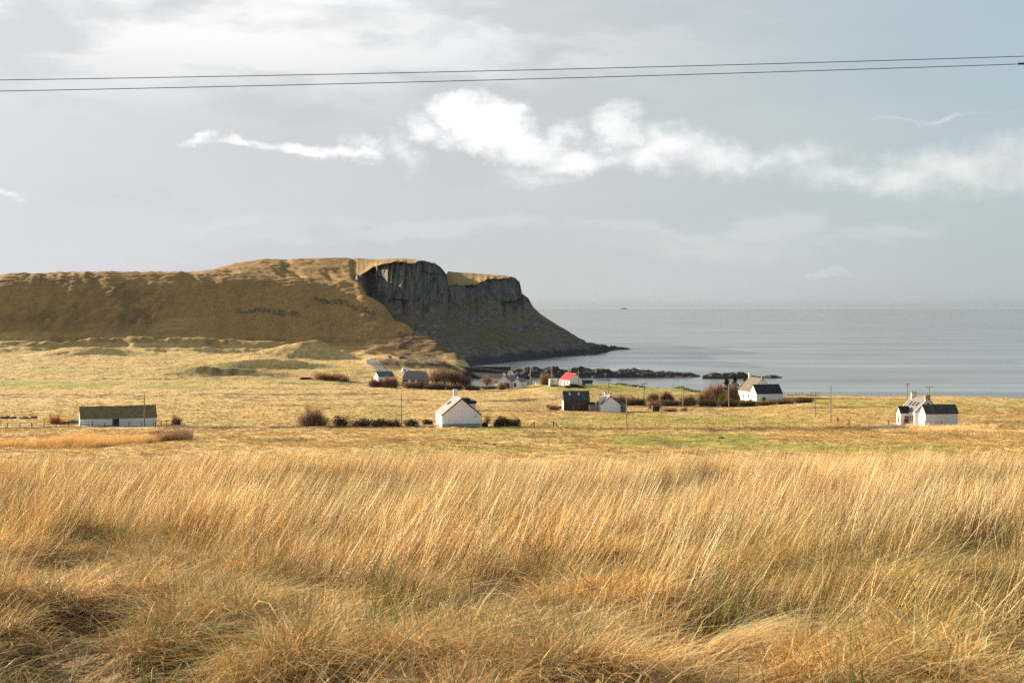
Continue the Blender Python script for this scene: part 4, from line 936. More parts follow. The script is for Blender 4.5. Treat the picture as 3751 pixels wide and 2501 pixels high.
# 6 red-roofed cottage by the shore
p = P(2087, 1411, 600)
h6, wa, ro = gable('red_roofed_cottage', p, 27, 6.0, 9.0, 2.1, 4.6, white, redroof, 'white cottage with a bright red roof, at the shore beside a row of poles', 'cottage', over=.1)
MB().box(2.8, 3.2, -.2, 9.2, 4.8, 4.92).build('ridge_cap', redtrim, h6)
for k in range(1, 12): roof_box('roof_seam', h6, 6.0, 2.1, 4.6, 0, k * .75, k * .75 + .04, .02, .97, redroof, lift=.19, h_=.035)
roof_box('vent_pipe', h6, 6.0, 2.1, 4.6, 0, 2.2, 2.32, .5, .95, redtrim, lift=.22)
window(h6, 'l', 1.5, .6, .8, 1.1, fm=trim); window(h6, 'l', 6.5, .7, .8, 1.1); door(h6, 'l', 4.0, -.2, .9, 2.0, door_red); door(h6, 'l', 7.9, -.2, .7, 2.0, door_red)
# 7 white caravan-like box left of it
p = P(2014, 1411, 598)
h7 = empty('white_cabin', p, 6, 'white flat-roofed cabin left of the red-roofed cottage', 'cabin')
MB().box(0, 3.5, 0, 3, -.3, 2.45).build('wall', white, h7); MB().box(-.1, 3.6, -.1, 3.1, 2.453, 2.6).build('roof', offwhite, h7)
for k in range(8):
    if k == 0: bo = MB().box(.2, .26, -.03, -.004, -.2, 2.4).build('wall_rib', offwhite, h7)
    else: link_copy(bo, h7).location = (k * .4, 0, 0)
MB().box(2.3, 3.5, 2.9, 4.2, 2.0, 2.65).build('rear_roof', mat('purple grey felt', (0.07, 0.04, 0.06), .8, .1), h7); MB().box(-.05, 3.6, -.3, -.05, -.4, .1).build('kerb_beam', wood_dk, h7)
# 8 green-topped shed right of it
p = P(2131, 1412, 612)
h8 = empty('green_shed', p, 2, 'low shed with a dark green upper wall, right of the red-roofed cottage', 'shed')
MB().box(0, 4.7, 0, 3, -.5, .9).build('lower_wall', offwhite, h8); MB().box(-.02, 4.72, -.04, 3.04, .903, 2.15).build('upper_wall', green, h8)
MB().prism([(-.1, 2.153), (4.8, 2.153), (4.8, 2.3), (-.1, 2.45)], -.1, 3.1).build('roof', mat('blue grey sheet', (0.09, 0.13, 0.15), .5, .1), h8)
o = MB().box(0, 1.4, 0, 1.1, -.2, 1.0).build('trough', bluep); o.location = P(2132, 1411, 604); tag(o, 'blue plastic container against the green-topped shed', 'container')
# timber pile in front
tp = empty('timber_pile', gp(2078, 588), 5, 'long dark pile of old timber in front of the red-roofed cottage', 'timber pile')
r_ = random.Random(5); beam = None
for k in range(46):
    f = r_.random(); xx = f * 6.4; zt = max(.1, 1.5 - abs(f - .35) * 2.0) * r_.random(); 
    if k % 8 == 0: beam = MB().tube([(-1.3, 0, 0), (0, .03, .03), (1.3, 0, 0)], r_.uniform(.1, .17), None, 6).build('beam', mat('old timber', (0.075, 0.05, 0.04), .9, .3, 2, col2=(0.03, 0.022, 0.02)), tp); o = beam
    else: o = link_copy(beam, tp)
    o.location = (xx, r_.uniform(-.8, .8), .12 + zt); o.rotation_euler = (r_.uniform(-.1, .1), r_.uniform(.0, .22), r_.uniform(-.35, .35))

# 9 house on the rise with its dark-roofed wing
p = P(2751, 1469, 530)
h9, wa, ro = gable('hill_house', p, 15, 9.4, 11.7, 3.5, 8.35, white, mossy, 'large white house with steep brown roof and one chimney, right of the dark pines', 'house', over=.1)
chimney(h9, 4.7, 11.3, 7.2, 9.9, 1.0, .6, white, 1, clay); roof_box('skylight', h9, 9.4, 3.5, 8.35, 0, 5.0, 5.8, .24, .42, skyglass)
roof_box('verge', h9, 9.4, 3.5, 8.35, 0, 11.75, 11.95, 0, 1, mat('brown verge', (0.13, 0.075, 0.05), .8, .1), lift=.16, h_=.1)
MB().box(4.3, 5.1, -.05, .3, 7.9, 9.2).build('finial', stone, h9)
for u in (6.3, 1.4): window(h9, 'l', u, .9, 1.2, 1.5)
p = P(2772, 1467, 520)
hw, wa, ro = gable('barn_wing', p, 16, 6.3, 10.4, 2.45, 5.55, offwhite, darkroof, 'dark-roofed white wing standing against the front of the large house by the pines', 'house', along='x')
MB().box(-.05, -.005, .1, 6.2, -1, 2.4).build('end_wall', white, hw)
f_ = window(hw, 'l', 2.6, 2.6, .9, .5, mull=False); window(hw, 'l', 4.2, .6, .8, 1.2)
MB().box(10.42, 10.6, -.12, .1, -.5, 3.0).build('end_pillar', offwhite, hw); MB().box(2.2, 3.6, -.06, -.004, -.3, 1.2).build('door', wood_br, hw)

# 10 cottage with porch on the right
p = P(3351, 1557, 330)
h10, wa, ro = gable('porch_cottage', p, 8, 6.5, 8.4, 2.85, 5.9, white, slate, 'white cottage with a porch, three skylights and two clustered chimneys, on the right', 'cottage', over=.06)
chimney(h10, 3.25, 8.0, 5.2, 6.95, 1.2, .6, offwhite, 3, clay, cap=stone); chimney(h10, 3.25, .4, 5.2, 6.75, 1.2, .6, stone, 3, clay, cap=stone)
for yy in (2.3, 4.1, 5.9): roof_box('skylight', h10, 6.5, 2.85, 5.9, 0, yy, yy + .55, .42, .70, glass); roof_box('skylight_frame', h10, 6.5, 2.85, 5.9, 0, yy + .57, yy + .70, .42, .70, skyglass)
for yy in (-.1, 8.3): roof_box('verge', h10, 6.5, 2.85, 5.9, 0, yy, yy + .25, 0, 1, trim, lift=.15, h_=.12)
window(h10, 'f', 3.0, 4.6, .45, .55, mull=False, fm=darktrim); window(h10, 'l', 1.0, .8, .75, 1.35); window(h10, 'l', 2.05, .8, .75, 1.35)
p = P(3298, 1556, 333)
po, wa, ro = gable('porch', p, 8, 2.15, 2.45, 2.8, 4.15, white, darkroof, None, None, along='x', over=.1, names=('porch_wall', 'porch_roof'))
dr = door(po, 'f', 1.05, -.1, .98, 2.15, door_red); 
MB().box(1.3, 1.75, -.075, -.064, 1.55, 1.72).build('fanlight', trim, po); MB().box(1.3, 1.75, -.075, -.064, .62, .68).build('letter_plate', trim, po)
MB().box(.45, .58, -.12, -.004, 1.75, 2.0).build('wall_lamp', metal, po); window(po, 'l', .75, .55, .5, 1.5, fm=darktrim)
rel = (Matrix.Translation(h10.location) @ Matrix.Rotation(math.radians(8), 4, 'Z')).inverted() @ (Matrix.Translation(po.location) @ Matrix.Rotation(math.radians(8), 4, 'Z'))
for ch in list(po.children): ch.parent = h10; ch.matrix_basis = rel @ ch.matrix_basis
bpy.data.objects.remove(po)
# 11 outbuilding
p = P(3391, 1560, 325)
h11, wa, ro = gable('outbuilding', p, 8, 3.6, 7.75, 2.75, 4.6, offwhite, shedroof, 'long low white outbuilding with black roof, right of the cottage with the porch', 'outbuilding', along='x', over=.08)
MB().box(-.06, -.005, .05, 3.55, -1, 2.7).build('end_wall', white, h11)
roof_box('sheet_patch', h11, 3.6, 2.75, 4.6, 0, 1.3, 2.4, .02, .98, mat('grey sheet', (0.10, 0.10, 0.095), .7, .2), lift=.18, h_=.02, along='x')
roof_box('verge', h11, 3.6, 2.75, 4.6, 0, 7.72, 7.95, 0, 1, mat('brown verge', (0, 0, 0)), lift=.16, h_=.1, along='x')

# 12 stone house by the harbour road, with a slate roof and small white gables
p = P(1475, 1404, 618)
h12, wa, ro = gable('stone_house', p, -20, 7.0, 9.4, 2.4, 5.25, stone, slate, 'stone house with grey slate roof, two chimneys and small white gabled windows, among bare trees', 'house', along='x')
chimney(h12, .5, 3.5, 4.6, 6.1, .7, 1.0, white, 1, clay); chimney(h12, 8.95, 3.5, 4.6, 6.1, .9, 1.2, white, 2, clay)
MB().box(.3, 8.6, -.5, -.004, 1.2, 1.9).build('gutter_board', trim, h12); MB().prism([(-1.4, .95), (-.1, 1.903), (-.1, 2.05), (-1.5, 1.05)], .3, 8.7, 'x').build('lean_to_roof', darkroof, h12)
for u in (3.2, 6.3):
    d_ = MB().prism([(u, .5), (u + 1.4, .5), (u + 1.4, .9), (u + .7, 1.75), (u, .9)], -1.9, -1.0).build('window_gable', white, h12)
MB().box(.2, 8.7, -1.3, -.004, -1, .94).build('lean_to', stone, h12)
# 13 grey shed left of it
p = P(1387, 1401, 632)
h13, wa, ro = gable('grey_shed', p, 27, 6.0, 7.6, 2.5, 4.6, offwhite, mat('blue grey sheet', (0, 0, 0)), 'grey-roofed shed with a white end wall, behind the red-brown bush', 'shed', along='x')
MB().box(-.05, -.005, .1, 5.9, -1, 2.4).build('end_wall', white, h13)
o = MB(); o.ball((0, 0, 1.25), 1.0, 12, 2.2, 1.1, .95); o = o.build('tank', white, None, True); o.location = P(1486, 1366, 692); tag(o, 'white rounded tank behind the left chimney of the stone house', 'tank')
ca = empty('caravan', P(1474, 1366, 690), 10, 'small cream caravan partly hidden behind the stone house', 'caravan')
MB().prism([(0, .4), (3.4, .4), (3.7, .9), (3.5, 2.1), (3.1, 2.4), (.3, 2.4), (0, 2.0), (-.15, 1.0)], 0, 2).build('body', trim, ca); MB().box(.8, 1.8, -.03, -.004, 1.2, 1.8).build('window', glass, ca)
for u in (1.2, 1.9): MB().tube([(u, -.05, .35), (u, .2, .35)], .33, .33, 10).build('wheel', black, ca)

# 14 the whitewashed houses beside the harbour
p = P(1822, 1415, 618)
h14, wa, ro = gable('harbour_house', p, -24, 6.2, 9.2, 2.3, 4.6, offwhite, slate, 'larger whitewashed harbour house with grey roof and three chimneys, right of the bare tree', 'house')
chimney(h14, 3.1, .4, 3.9, 5.6, 1.15, .6, offwhite, 1, clay); chimney(h14, 3.1, 5.2, 3.9, 5.6, .9, .6, offwhite, 2, clay); chimney(h14, 3.1, 8.9, 3.9, 5.7, .9, .6, offwhite, 1, clay)
window(h14, 'f', 1.6, .7, .8, 1.1); MB().box(3.6, 5.6, -.9, -.004, -.8, 1.6).build('lean_to', wood_dk, h14)
p = P(1880, 1415, 611)
h15, wa, ro = gable('harbour_house', p, -24, 3.5, 6.8, 1.9, 3.3, offwhite, slate, 'smaller whitewashed harbour house with one chimney and narrow gable, beside the one with three chimneys', 'house')
chimney(h15, 1.75, .5, 2.8, 3.9, .5, .5, white, 1, trim); door(h15, 'f', .4, -.2, .9, 1.7, black)
p = P(1812, 1413, 626); h16 = empty('brown_roofed_shed', p, -10, 'small low shed with brown roof left of the whitewashed harbour houses', 'shed')
MB().box(0, 1.9, 0, 2, -1, 1.2).build('wall', offwhite, h16); MB().prism([(-.1, 1.203), (2.0, 1.203), (2.0, 1.4), (.3, 2.0), (-.1, 1.9)], -.1, 2.1).build('roof', mat('brown verge', (0, 0, 0)), h16)
p = P(1908, 1402, 648)
h17, wa, ro = gable('dark_barn', p, -14, 4.6, 4.2, 1.6, 3.2, stone, darkroof, 'dark stone barn with a small white chimney behind the whitewashed harbour houses', 'barn', along='x')
chimney(h17, 3.3, 2.3, 2.8, 3.7, .4, .4, white, 0)
o = empty('garden_bench', P(1962, 1408, 636), 15, 'white tilted garden bench on the green lawn by the harbour', 'bench')
MB().box(0, 1.9, 0, .5, .45, .55).build('seat', trim, o); MB().box(0, 1.9, .5, .56, .5, 1.3).build('backrest', trim, o)
for u in (.05, 1.75): MB().box(u, u + .1, 0, .5, -.3, .45).build('leg', trim, o)

# ------------------------------------------------------------------ roads
def strip(name, pts, w0, m, lift=.07, step=3.0, kind='structure'):
    """ribbon draped on the ground through (sx, row or None, distance, width)"""
    pp = []
    for (a, b_) in zip(pts[:-1], pts[1:]):
        n = max(2, int((Vector(a[:2]) - Vector(b_[:2])).length / step))
        for k in range(n): f = k / n; pp.append((a[0] * (1 - f) + b_[0] * f, a[1] * (1 - f) + b_[1] * f))
    pp.append(tuple(pts[-1][:2])); V, Fc = [], []
    for i, q_ in enumerate(pp):
        d = Vector(pp[min(i + 1, len(pp) - 1)]) - Vector(pp[max(i - 1, 0)]); n = Vector((-d.y, d.x)).normalized()
        for s_ in (-1, -.5, 0, .5, 1): x_, y_ = q_[0] + n.x * w0 / 2 * s_, q_[1] + n.y * w0 / 2 * s_; V.append((x_, y_, max(g1(x_, y_), g1(q_[0], q_[1]) - .1) + lift))
    for i in range(len(pp) - 1): Fc += [(i * 5 + k, i * 5 + k + 1, (i + 1) * 5 + k + 1, (i + 1) * 5 + k) for k in range(4)]
    o = mesh_obj(name, V, Fc, m, smooth=True); return tag(o, kind=kind)
tar = mat('grey tarmac', (0.135, 0.13, 0.125), .9, .1, 1, .2, 5)
def W2(sx, D): return (xat(sx, D), D)
def W3(sx, row): return W2(sx, atrow(sx, row, 560))
strip('road', [W3(1415, 1386), W3(1404, 1362), W3(1392, 1350), W3(1375, 1340), W3(1362, 1331), W3(1357, 1322), W3(1362, 1314.5), W2(1395, 806), W2(1440, 808), W2(1500, 812), W2(1560, 816), W2(1620, 822), W2(1680, 828)], 5.0, tar, .12)
strip('drive', [W2(3210, 296), W2(3240, 302), W2(3275, 308), W2(3320, 304), W2(3365, 296), W2(3420, 288)], 3.4, tar, .10)
strip('track', [W2(-400, 310), W2(0, 309.5), W2(600, 310), W2(1100, 309), W2(1600, 308)], 3.0, mat('dark wet track', (0.10, 0.085, 0.055), .95, .2), .05)

# ------------------------------------------------------------------ vehicles and small things by the harbour
def car(name, sx, D, yaw, paint, label):
    e_ = empty(name, gp(sx, D, dz=.13), yaw, label, 'car', 'cars parked by the harbour road')
    MB().prism([(-2.1, .3), (2.1, .3), (2.12, .75), (1.9, .92), (1.0, 1.0), (-2.0, 1.0), (-2.14, .7)], -.85, .85).build('body', paint, e_)
    MB().prism([(-1.8, 1.003), (1.05, 1.003), (.45, 1.45), (-1.3, 1.47)], -.74, .74).build('cabin', glass, e_); MB().prism([(-1.25, 1.473), (.42, 1.453), (.40, 1.5), (-1.2, 1.52)], -.7, .7).build('car_roof', paint, e_)
    for u in (-1.3, 1.3):
        for s_ in (-1, 1):
            wv_ = MB().tube([(u, s_ * .70, .32), (u, s_ * .88, .32)], .32, .32, 12).build('wheel', black, e_); MB().tube([(u, s_ * .881, .32), (u, s_ * .895, .32)], .18, .18, 10).build('rim', metal, wv_)
    for s_ in (-.6, .6): MB().box(2.08, 2.15, s_ - .16, s_ + .16, .62, .76).build('headlight', skyglass, e_)
    return e_
car('parked_car', 1427, 806, -70, mat('car red', (0.45, 0.02, 0.03), .3, .03), 'small red car parked on the harbour road below the dark hill')
car('parked_car', 1477, 809, -20, mat('car blue', (0.05, 0.07, 0.16), .3, .03), 'dark blue car parked on the harbour road right of the red car')
cb = empty('lifebuoy_stand', gp(1627, 816), 0, 'red lifebuoy stand at the seaward end of the harbour road', 'lifebuoy stand')
for u in (-.35, .35): MB().box(u - .05, u + .05, -.05, .05, -.3, 1.9).build('post', redp, cb)
MB().box(-.5, .5, -.1, -.055, .6, 1.8).build('board', redp, cb)
rg = bpy.data.meshes.new('lifebuoy'); b_ = bmesh.new()
rr_ = [[b_.verts.new((math.cos(a) * (.3 + .07 * math.cos(c_)), -.14 + .05 * math.sin(c_), 1.2 + math.sin(a) * (.3 + .07 * math.cos(c_)))) for c_ in [k * math.pi / 3 for k in range(6)]] for a in [k * math.pi / 8 for k in range(16)]]
for i in range(16):
    for k in range(6): b_.faces.new((rr_[i][k], rr_[i][(k + 1) % 6], rr_[(i + 1) % 16][(k + 1) % 6], rr_[(i + 1) % 16][k]))
b_.to_mesh(rg); b_.free(); o = bpy.data.objects.new('lifebuoy', rg); COL.objects.link(o); rg.materials.append(trim); o.parent = cb
def boat(sx, D, yaw, L, label, hull=white, dz=0.0):
    e_ = empty('rowing_boat', gp(sx, D, dz=dz), yaw, label, 'boat')
    V, Fc = [], []; n = 9
    for i in range(n):
        f = i / (n - 1); w_ = .75 * (1 - abs(f * 2 - .8) ** 2.6 / (1.2 ** 2.6)) * (1 if f < .9 else .9); x_ = (f - .5) * L; sh = .15 * (2 * f - 1) ** 2
        V += [(x_, -max(w_, .06), .75 + sh), (x_, -max(w_, .06) * .6, .25), (x_, 0, .05), (x_, max(w_, .06) * .6, .25), (x_, max(w_, .06), .75 + sh)]
    for i in range(n - 1): Fc += [(i * 5 + k, i * 5 + k + 1, (i + 1) * 5 + k + 1, (i + 1) * 5 + k) for k in range(4)]
    Fc += [(0, 1, 2, 3, 4), tuple((n - 1) * 5 + k for k in (4, 3, 2, 1, 0))]
    o = mesh_obj('hull', V, Fc, hull, e_); md = o.modifiers.new('thick', 'SOLIDIFY'); md.thickness = .06
    for f in (-.2, .2): MB().box(f * L - .12, f * L + .12, -.6, .6, .55, .6).build('thwart', wood_gy, e_)
    return e_
boat(1583, 815, 12, 3.6, 'white rowing boat drawn up beside the harbour road', dz=.3)
wl_ = MB().box(0, 4.2, 0, .5, -.6, .45).build('low_wall', mat('pale wall', (0.5, 0.48, 0.42), .8, .1)); wl_.location = gp(1585, 808); tag(wl_, 'short pale sea wall right of the white rowing boat', 'wall')
# ferry on the horizon
D = 24000; fe = empty('ferry', (xat(2285, D), D, SEA), 0, 'pale ferry far out on the horizon right of the headland', 'ferry')
fm_ = mat('ferry white', (0.75, 0.75, 0.75), .5, .02)
MB().prism([(-58, 8), (-52, -1), (52, -1), (60, 12), (-58, 12)], -9, 9).build('hull', mat('ferry hull', (0.18, 0.20, 0.22), .5, .02), fe)
MB().prism([(-50, 12.05), (44, 12.05), (38, 24), (-44, 24)], -8.5, 8.5).build('superstructure', fm_, fe); MB().box(-8, 26, -6, 6, 24.05, 31).build('bridge_deck', fm_, fe)
MB().tube([(-20, 0, 24), (-22, 0, 38)], 4.5, 3.8, 10).build('funnel', fm_, fe); MB().tube([(20, 0, 31), (20, 0, 44)], .8, .5, 5).build('mast', fm_, fe)
#@@PART4
# ------------------------------------------------------------------ bushes and trees
def twig_mesh(n, rx, ry, h, seed, w0=.05, dome=.5, spread=1.0, segs=3, forks=2, low=0.0):
    """bare twigs rising from the foot of a bush and ending in a domed crown"""
    r_ = np.random.default_rng(seed); a = r_.uniform(0, 2 * np.pi, n); q_ = np.sqrt(r_.uniform(0, 1, n))
    q_ = q_ * (1 + .16 * r_.normal(0, 1, n)); ex, ey = q_ * np.cos(a) * rx * spread, q_ * np.sin(a) * ry * spread
    ez = h * (np.sqrt(np.clip(1 - (q_ * dome) ** 2, 0, 1)) * r_.uniform(.4, 1.08, n)) ; ez *= .86 + .75 * fbm(ex / (rx * .33 + .01), ey / (ry * .5 + .01), seed, 3)
    bx, by = ex * r_.uniform(.35, .85, n), ey * r_.uniform(.35, .85, n); bz = r_.uniform(-.1, low * h + .02, n)
    V, Q, C = [], [], []; k = 0
    def ribbon(p0, p1, p2, w_, cc):
        nonlocal k
        tt_ = np.linspace(0, 1, segs + 1)[None, :, None]
        pp = p0[:, None] * (1 - tt_) ** 2 + 2 * p1[:, None] * tt_ * (1 - tt_) + p2[:, None] * tt_ ** 2
        fa = r_.uniform(0, np.pi, len(p0)); wd = w_[:, None] * (1 - .75 * tt_[:, :, 0]) / 2
        off = np.stack([np.cos(fa)[:, None] * wd, np.sin(fa)[:, None] * wd, 0 * wd], -1)
        vv = np.stack([pp - off, pp + off], 2); V.append(vv.reshape(-1, 3))
        base = (np.arange(len(p0)) * (segs + 1) * 2)[:, None] + (np.arange(segs) * 2)[None, :] + k
        Q.append(np.stack([base, base + 1, base + 3, base + 2], -1).reshape(-1, 4)); k += len(p0) * (segs + 1) * 2
        C.append(np.repeat(cc, (segs + 1) * 2, 0)); return pp
    p0 = np.stack([bx, by, bz], -1); p2 = np.stack([ex, ey, ez], -1); p1 = np.stack([bx + (ex - bx) * .3, by + (ey - by) * .3, bz + (ez - bz) * .65], -1)
    cc = r_.normal(1, .22, (n, 1)) * np.ones((1, 3)); pp = ribbon(p0, p1, p2, w0 * r_.uniform(.6, 1.2, n), cc)
    for f in range(forks):
        s0 = pp[np.arange(n), r_.integers(1, segs + 1, n)]; d = np.stack([r_.normal(0, .35, n) * rx * .5, r_.normal(0, .35, n) * ry * .5, r_.uniform(.05, .35, n) * h], -1)
        e = s0 + d; e[:, 2] = np.minimum(e[:, 2], h * 1.05); ribbon(s0, (s0 + e) / 2 + r_.normal(0, .05, (n, 3)) * h * .3, e, w0 * .6 * np.ones(n), cc * 1.1)
    return np.concatenate(V), np.concatenate(Q), np.concatenate(C)
def leaf_mesh(n, rx, ry, h, seed, size=.16, lumps=9, flat=.5):
    """leaf-sized faces spread through several lumps of foliage"""
    r_ = np.random.default_rng(seed); lx = r_.uniform(-.62, .62, lumps) * rx; ly = r_.uniform(-.6, .6, lumps) * ry; lr = r_.uniform(.32, .55, lumps)
    lz = r_.uniform(.25, .62, lumps) * h; k = r_.integers(0, lumps, n); d = r_.normal(0, 1, (n, 3)); d /= np.linalg.norm(d, axis=1)[:, None]; rad = r_.uniform(.55, 1.05, n) ** .6
    c = np.stack([lx[k] + d[:, 0] * lr[k] * rx * rad, ly[k] + d[:, 1] * lr[k] * ry * rad, np.maximum(lz[k] + d[:, 2] * lr[k] * h * rad * .9, 0.02)], -1)
    u = r_.normal(0, 1, (n, 3)); u /= np.linalg.norm(u, axis=1)[:, None]; v_ = np.cross(u, r_.normal(0, 1, (n, 3))); v_ /= np.linalg.norm(v_, axis=1)[:, None]
    s_ = size * r_.uniform(.6, 1.4, n)[:, None]; u = u * s_; v_ = v_ * s_ * flat
    V = np.stack([c - u, c - v_, c + u, c + v_], 1).reshape(-1, 3); Q = np.arange(4 * n).reshape(-1, 4)
    return V, Q, np.repeat(r_.normal(1, .22, (n, 1)) * np.ones((1, 3)), 4, 0)
def plant_mat(name, col, transl=.25):
    if name in MATS: return MATS[name]
    m = bpy.data.materials.new(name); m.use_nodes = True; MATS[name] = m; t = NT(m.node_tree); t.n.clear()
    a1 = t.new('ShaderNodeAttribute', attribute_name='Col', attribute_type='GEOMETRY'); c = t.mix(1.0, a1.outputs['Color'], (*col, 1), 'MULTIPLY')
    d = t.new('ShaderNodeBsdfDiffuse'); t.l.new(c, d.inputs[0]); tr = t.new('ShaderNodeBsdfTranslucent'); t.l.new(c, tr.inputs[0])
    m1 = t.new('ShaderNodeMixShader'); m1.inputs[0].default_value = transl; t.l.new(d.outputs[0], m1.inputs[1]); t.l.new(tr.outputs[0], m1.inputs[2])
    o = t.new('ShaderNodeOutputMaterial'); t.l.new(m1.outputs[0], o.inputs[0]); return m
def part(name, data, m, parent):
    V, Q, C = data; me = np_mesh(name, V, Q); a = me.color_attributes.new('Col', 'FLOAT_COLOR', 'POINT')
    a.data.foreach_set('color', np.concatenate([np.clip(C, .3, 2), np.ones((len(C), 1))], 1).astype(np.float32).ravel()); me.materials.append(m)
    o = bpy.data.objects.new(name, me); COL.objects.link(o); o.parent = parent; return o
TW = {'brown': plant_mat('brown twigs', (0.27, 0.175, 0.11)), 'red': plant_mat('red brown twigs', (0.30, 0.15, 0.09)), 'dark': plant_mat('dark twigs', (0.15, 0.10, 0.065)),
      'tan': plant_mat('tan twigs', (0.30, 0.21, 0.12)), 'purple': plant_mat('purple twigs', (0.20, 0.105, 0.09)), 'orange': plant_mat('orange twigs', (0.38, 0.16, 0.06))}
LF = {'green': plant_mat('dark evergreen leaves', (0.045, 0.07, 0.022), .15), 'olive': plant_mat('olive leaves', (0.10, 0.085, 0.035), .2), 'pine': plant_mat('pine needles', (0.035, 0.05, 0.026), .1), 'bright': plant_mat('bright leaves', (0.12, 0.17, 0.03), .3)}
def bush(sx0, sx1, top, base, label, kind='brown', leaf=None, dens=1.0, D=None, name='bush', cat='bush', dome=.93, group=None, depth=.6, base_hidden=0):
    scx = (sx0 + sx1) / 2; D = D or atrow(scx, base); p = gp(scx, D)
    rx = (sx1 - sx0) / F * D / 2; h = (base - top) / F * D
    h = -(top - HY) / F * D - p.z
    e_ = empty(name, p, 0, label, cat, group); n = int(min(1300, 200 * (1 + rx * h * .30)) * dens * .6); w_ = D / F * 1.4
    sd = int(sx0 * 7 + top)
    if kind: part('twigs', twig_mesh(n, rx, max(rx * depth, .6), h, sd, w0=w_, dome=dome), TW[kind], e_)
    if leaf: part('foliage', leaf_mesh(int(n * 1.6), rx, max(rx * depth, .6), h * 1.0, sd + 1, size=w_ * 1.5 + .05), LF[leaf], e_)
    MB().tube([(0, 0, -.3), (0, 0, h * .4)], .07, .04, 5).build('stem', TW['dark'], e_)
    return e_
bush(1083, 1210, 1490, 1566, 'large round leafless brown bush, biggest in the fields left of the white gable', 'brown', dens=1.5, D=319, dome=.95)
bush(1214, 1286, 1521, 1566, 'dark green shrub just right of the large leafless bush', 'dark', 'green', D=320)
bush(1278, 1370, 1530, 1567, 'first stretch of clipped dark hedge right of the dark green shrub', 'dark', 'olive', D=319, name='hedge', cat='hedge', dome=.55)
bush(1345, 1430, 1532, 1567, 'second stretch of dark hedge, with a few pale tips', 'dark', 'olive', D=320, name='hedge', cat='hedge', dome=.5)
bush(1405, 1475, 1534, 1567, 'third stretch of dark hedge, ending at the pole', 'dark', None, D=320, name='hedge', cat='hedge', dome=.5, dens=2)
bush(1470, 1542, 1533, 1565, 'green and brown shrub right behind the foot of the pole', 'dark', 'green', D=322)
bush(1542, 1592, 1534, 1561, 'dark green shrub against the left side of the white gabled house', 'dark', 'green', D=324)
bush(1766, 1790, 1543, 1563, 'small dark shrub at the right corner of the white gabled house', 'dark', 'green', D=321)
bush(1800, 1868, 1522, 1564, 'left lump of the domed dark green shrub right of the white gabled house', 'dark', 'green', D=319, dens=1.4)
bush(1845, 1910, 1530, 1564, 'right lump of the domed dark green shrub right of the white gabled house', 'dark', 'green', D=320, dens=1.4)
bush(172, 236, 1518, 1554, 'orange brown bush left of the thatched croft', 'orange', D=330, dens=1.2)
bush(225, 292, 1526, 1556, 'pale brown scrub between the orange bush and the thatched croft', 'tan', D=333, dens=.7)
bush(622, 672, 1518, 1556, 'purple brown bush right of the thatched croft, behind the reeds', 'purple', D=322)
bush(1135, 1282, 1361, 1397, 'long red-brown thicket in the far fields, left of the grey shed', 'red', D=655, dens=1.5)
bush(1095, 1145, 1381, 1397, 'low dark green scrub at the left foot of the far red-brown thicket', 'dark', 'green', D=655)
bush(1238, 1282, 1377, 1397, 'pale tan scrub at the right foot of the far red-brown thicket', 'tan', D=648)
bush(1345, 1420, 1383, 1407, 'brown bush in front of the grey shed', 'purple', D=606, dens=1.3)
bush(1398, 1462, 1377, 1408, 'red-brown bush between the grey shed and the stone house', 'red', D=604, dens=1.6)
bush(1466, 1560, 1397, 1408, 'low brown hedge in front of the stone house', 'brown', D=606, name='hedge', cat='hedge', dome=.45)
bush(1820, 1858, 1400, 1418, 'round grey bush in front of the larger whitewashed harbour house', 'brown', D=603)
bush(1976, 2034, 1366, 1408, 'round tan leafless bush left of the white cabin', 'tan', D=618, dens=1.5)
bush(2372, 2424, 1461, 1504, 'red-brown bush left of the dark garden shed', 'red', D=462, dens=1.3)
# the shelter belt of leafless thicket
for (a, b_, tp_, bs, D_, kd, lab) in [
    (2235, 2310, 1447, 1486, 492, 'brown', 'leafless thicket just right of the small white house, leftmost of the shelter belt'), (2290, 2372, 1452, 1488, 488, 'dark', 'low dark thicket of the shelter belt behind the pole with a crossarm'),
    (2365, 2420, 1437, 1470, 512, 'brown', 'taller brown bush rising from the shelter belt, left one of a pair'), (2415, 2475, 1435, 1470, 514, 'dark', 'taller dark bush rising from the shelter belt, right one of a pair'),
    (2400, 2500, 1462, 1490, 486, 'dark', 'low dark hedge stretch of the shelter belt below the pair of taller bushes'), (2480, 2560, 1448, 1490, 488, 'brown', 'brown stretch of the shelter belt around the plain pole'),
    (2545, 2622, 1424, 1480, 500, 'tan', 'grey-tan domed bush in the shelter belt left of the pines'), (2570, 2665, 1403, 1470, 520, 'red', 'tall red-purple bush in the shelter belt left of the pines'),
    (2550, 2640, 1462, 1490, 484, 'dark', 'low dark hedge stretch under the tall red-purple bush'), (2630, 2712, 1458, 1490, 484, 'dark', 'low dark hedge stretch left of the large house on the rise'),
    (2660, 2710, 1410, 1472, 522, 'brown', 'brown bush between the pines and the tall red-purple bush'), (2698, 2780, 1462, 1489, 482, 'dark', 'dark hedge below the lit wall of the large house on the rise'),
    (2768, 2850, 1463, 1489, 482, 'dark', 'dark hedge below the dark-roofed wing, left half'), (2835, 2915, 1461, 1488, 482, 'dark', 'dark hedge below the dark-roofed wing, right half'),
    (2900, 2990, 1449, 1486, 488, 'dark', 'dark thicket at the right end of the shelter belt')]:
    bush(a, b_, tp_, bs, lab, kd, D=D_, dens=1.6, dome=.8 if tp_ > 1445 else .93, name='thicket', cat='bush', group='bushes of the shelter belt')
bush(2630, 2662, 1435, 1450, 'small bright yellow-green bush in the shelter belt', None, 'bright', D=505)
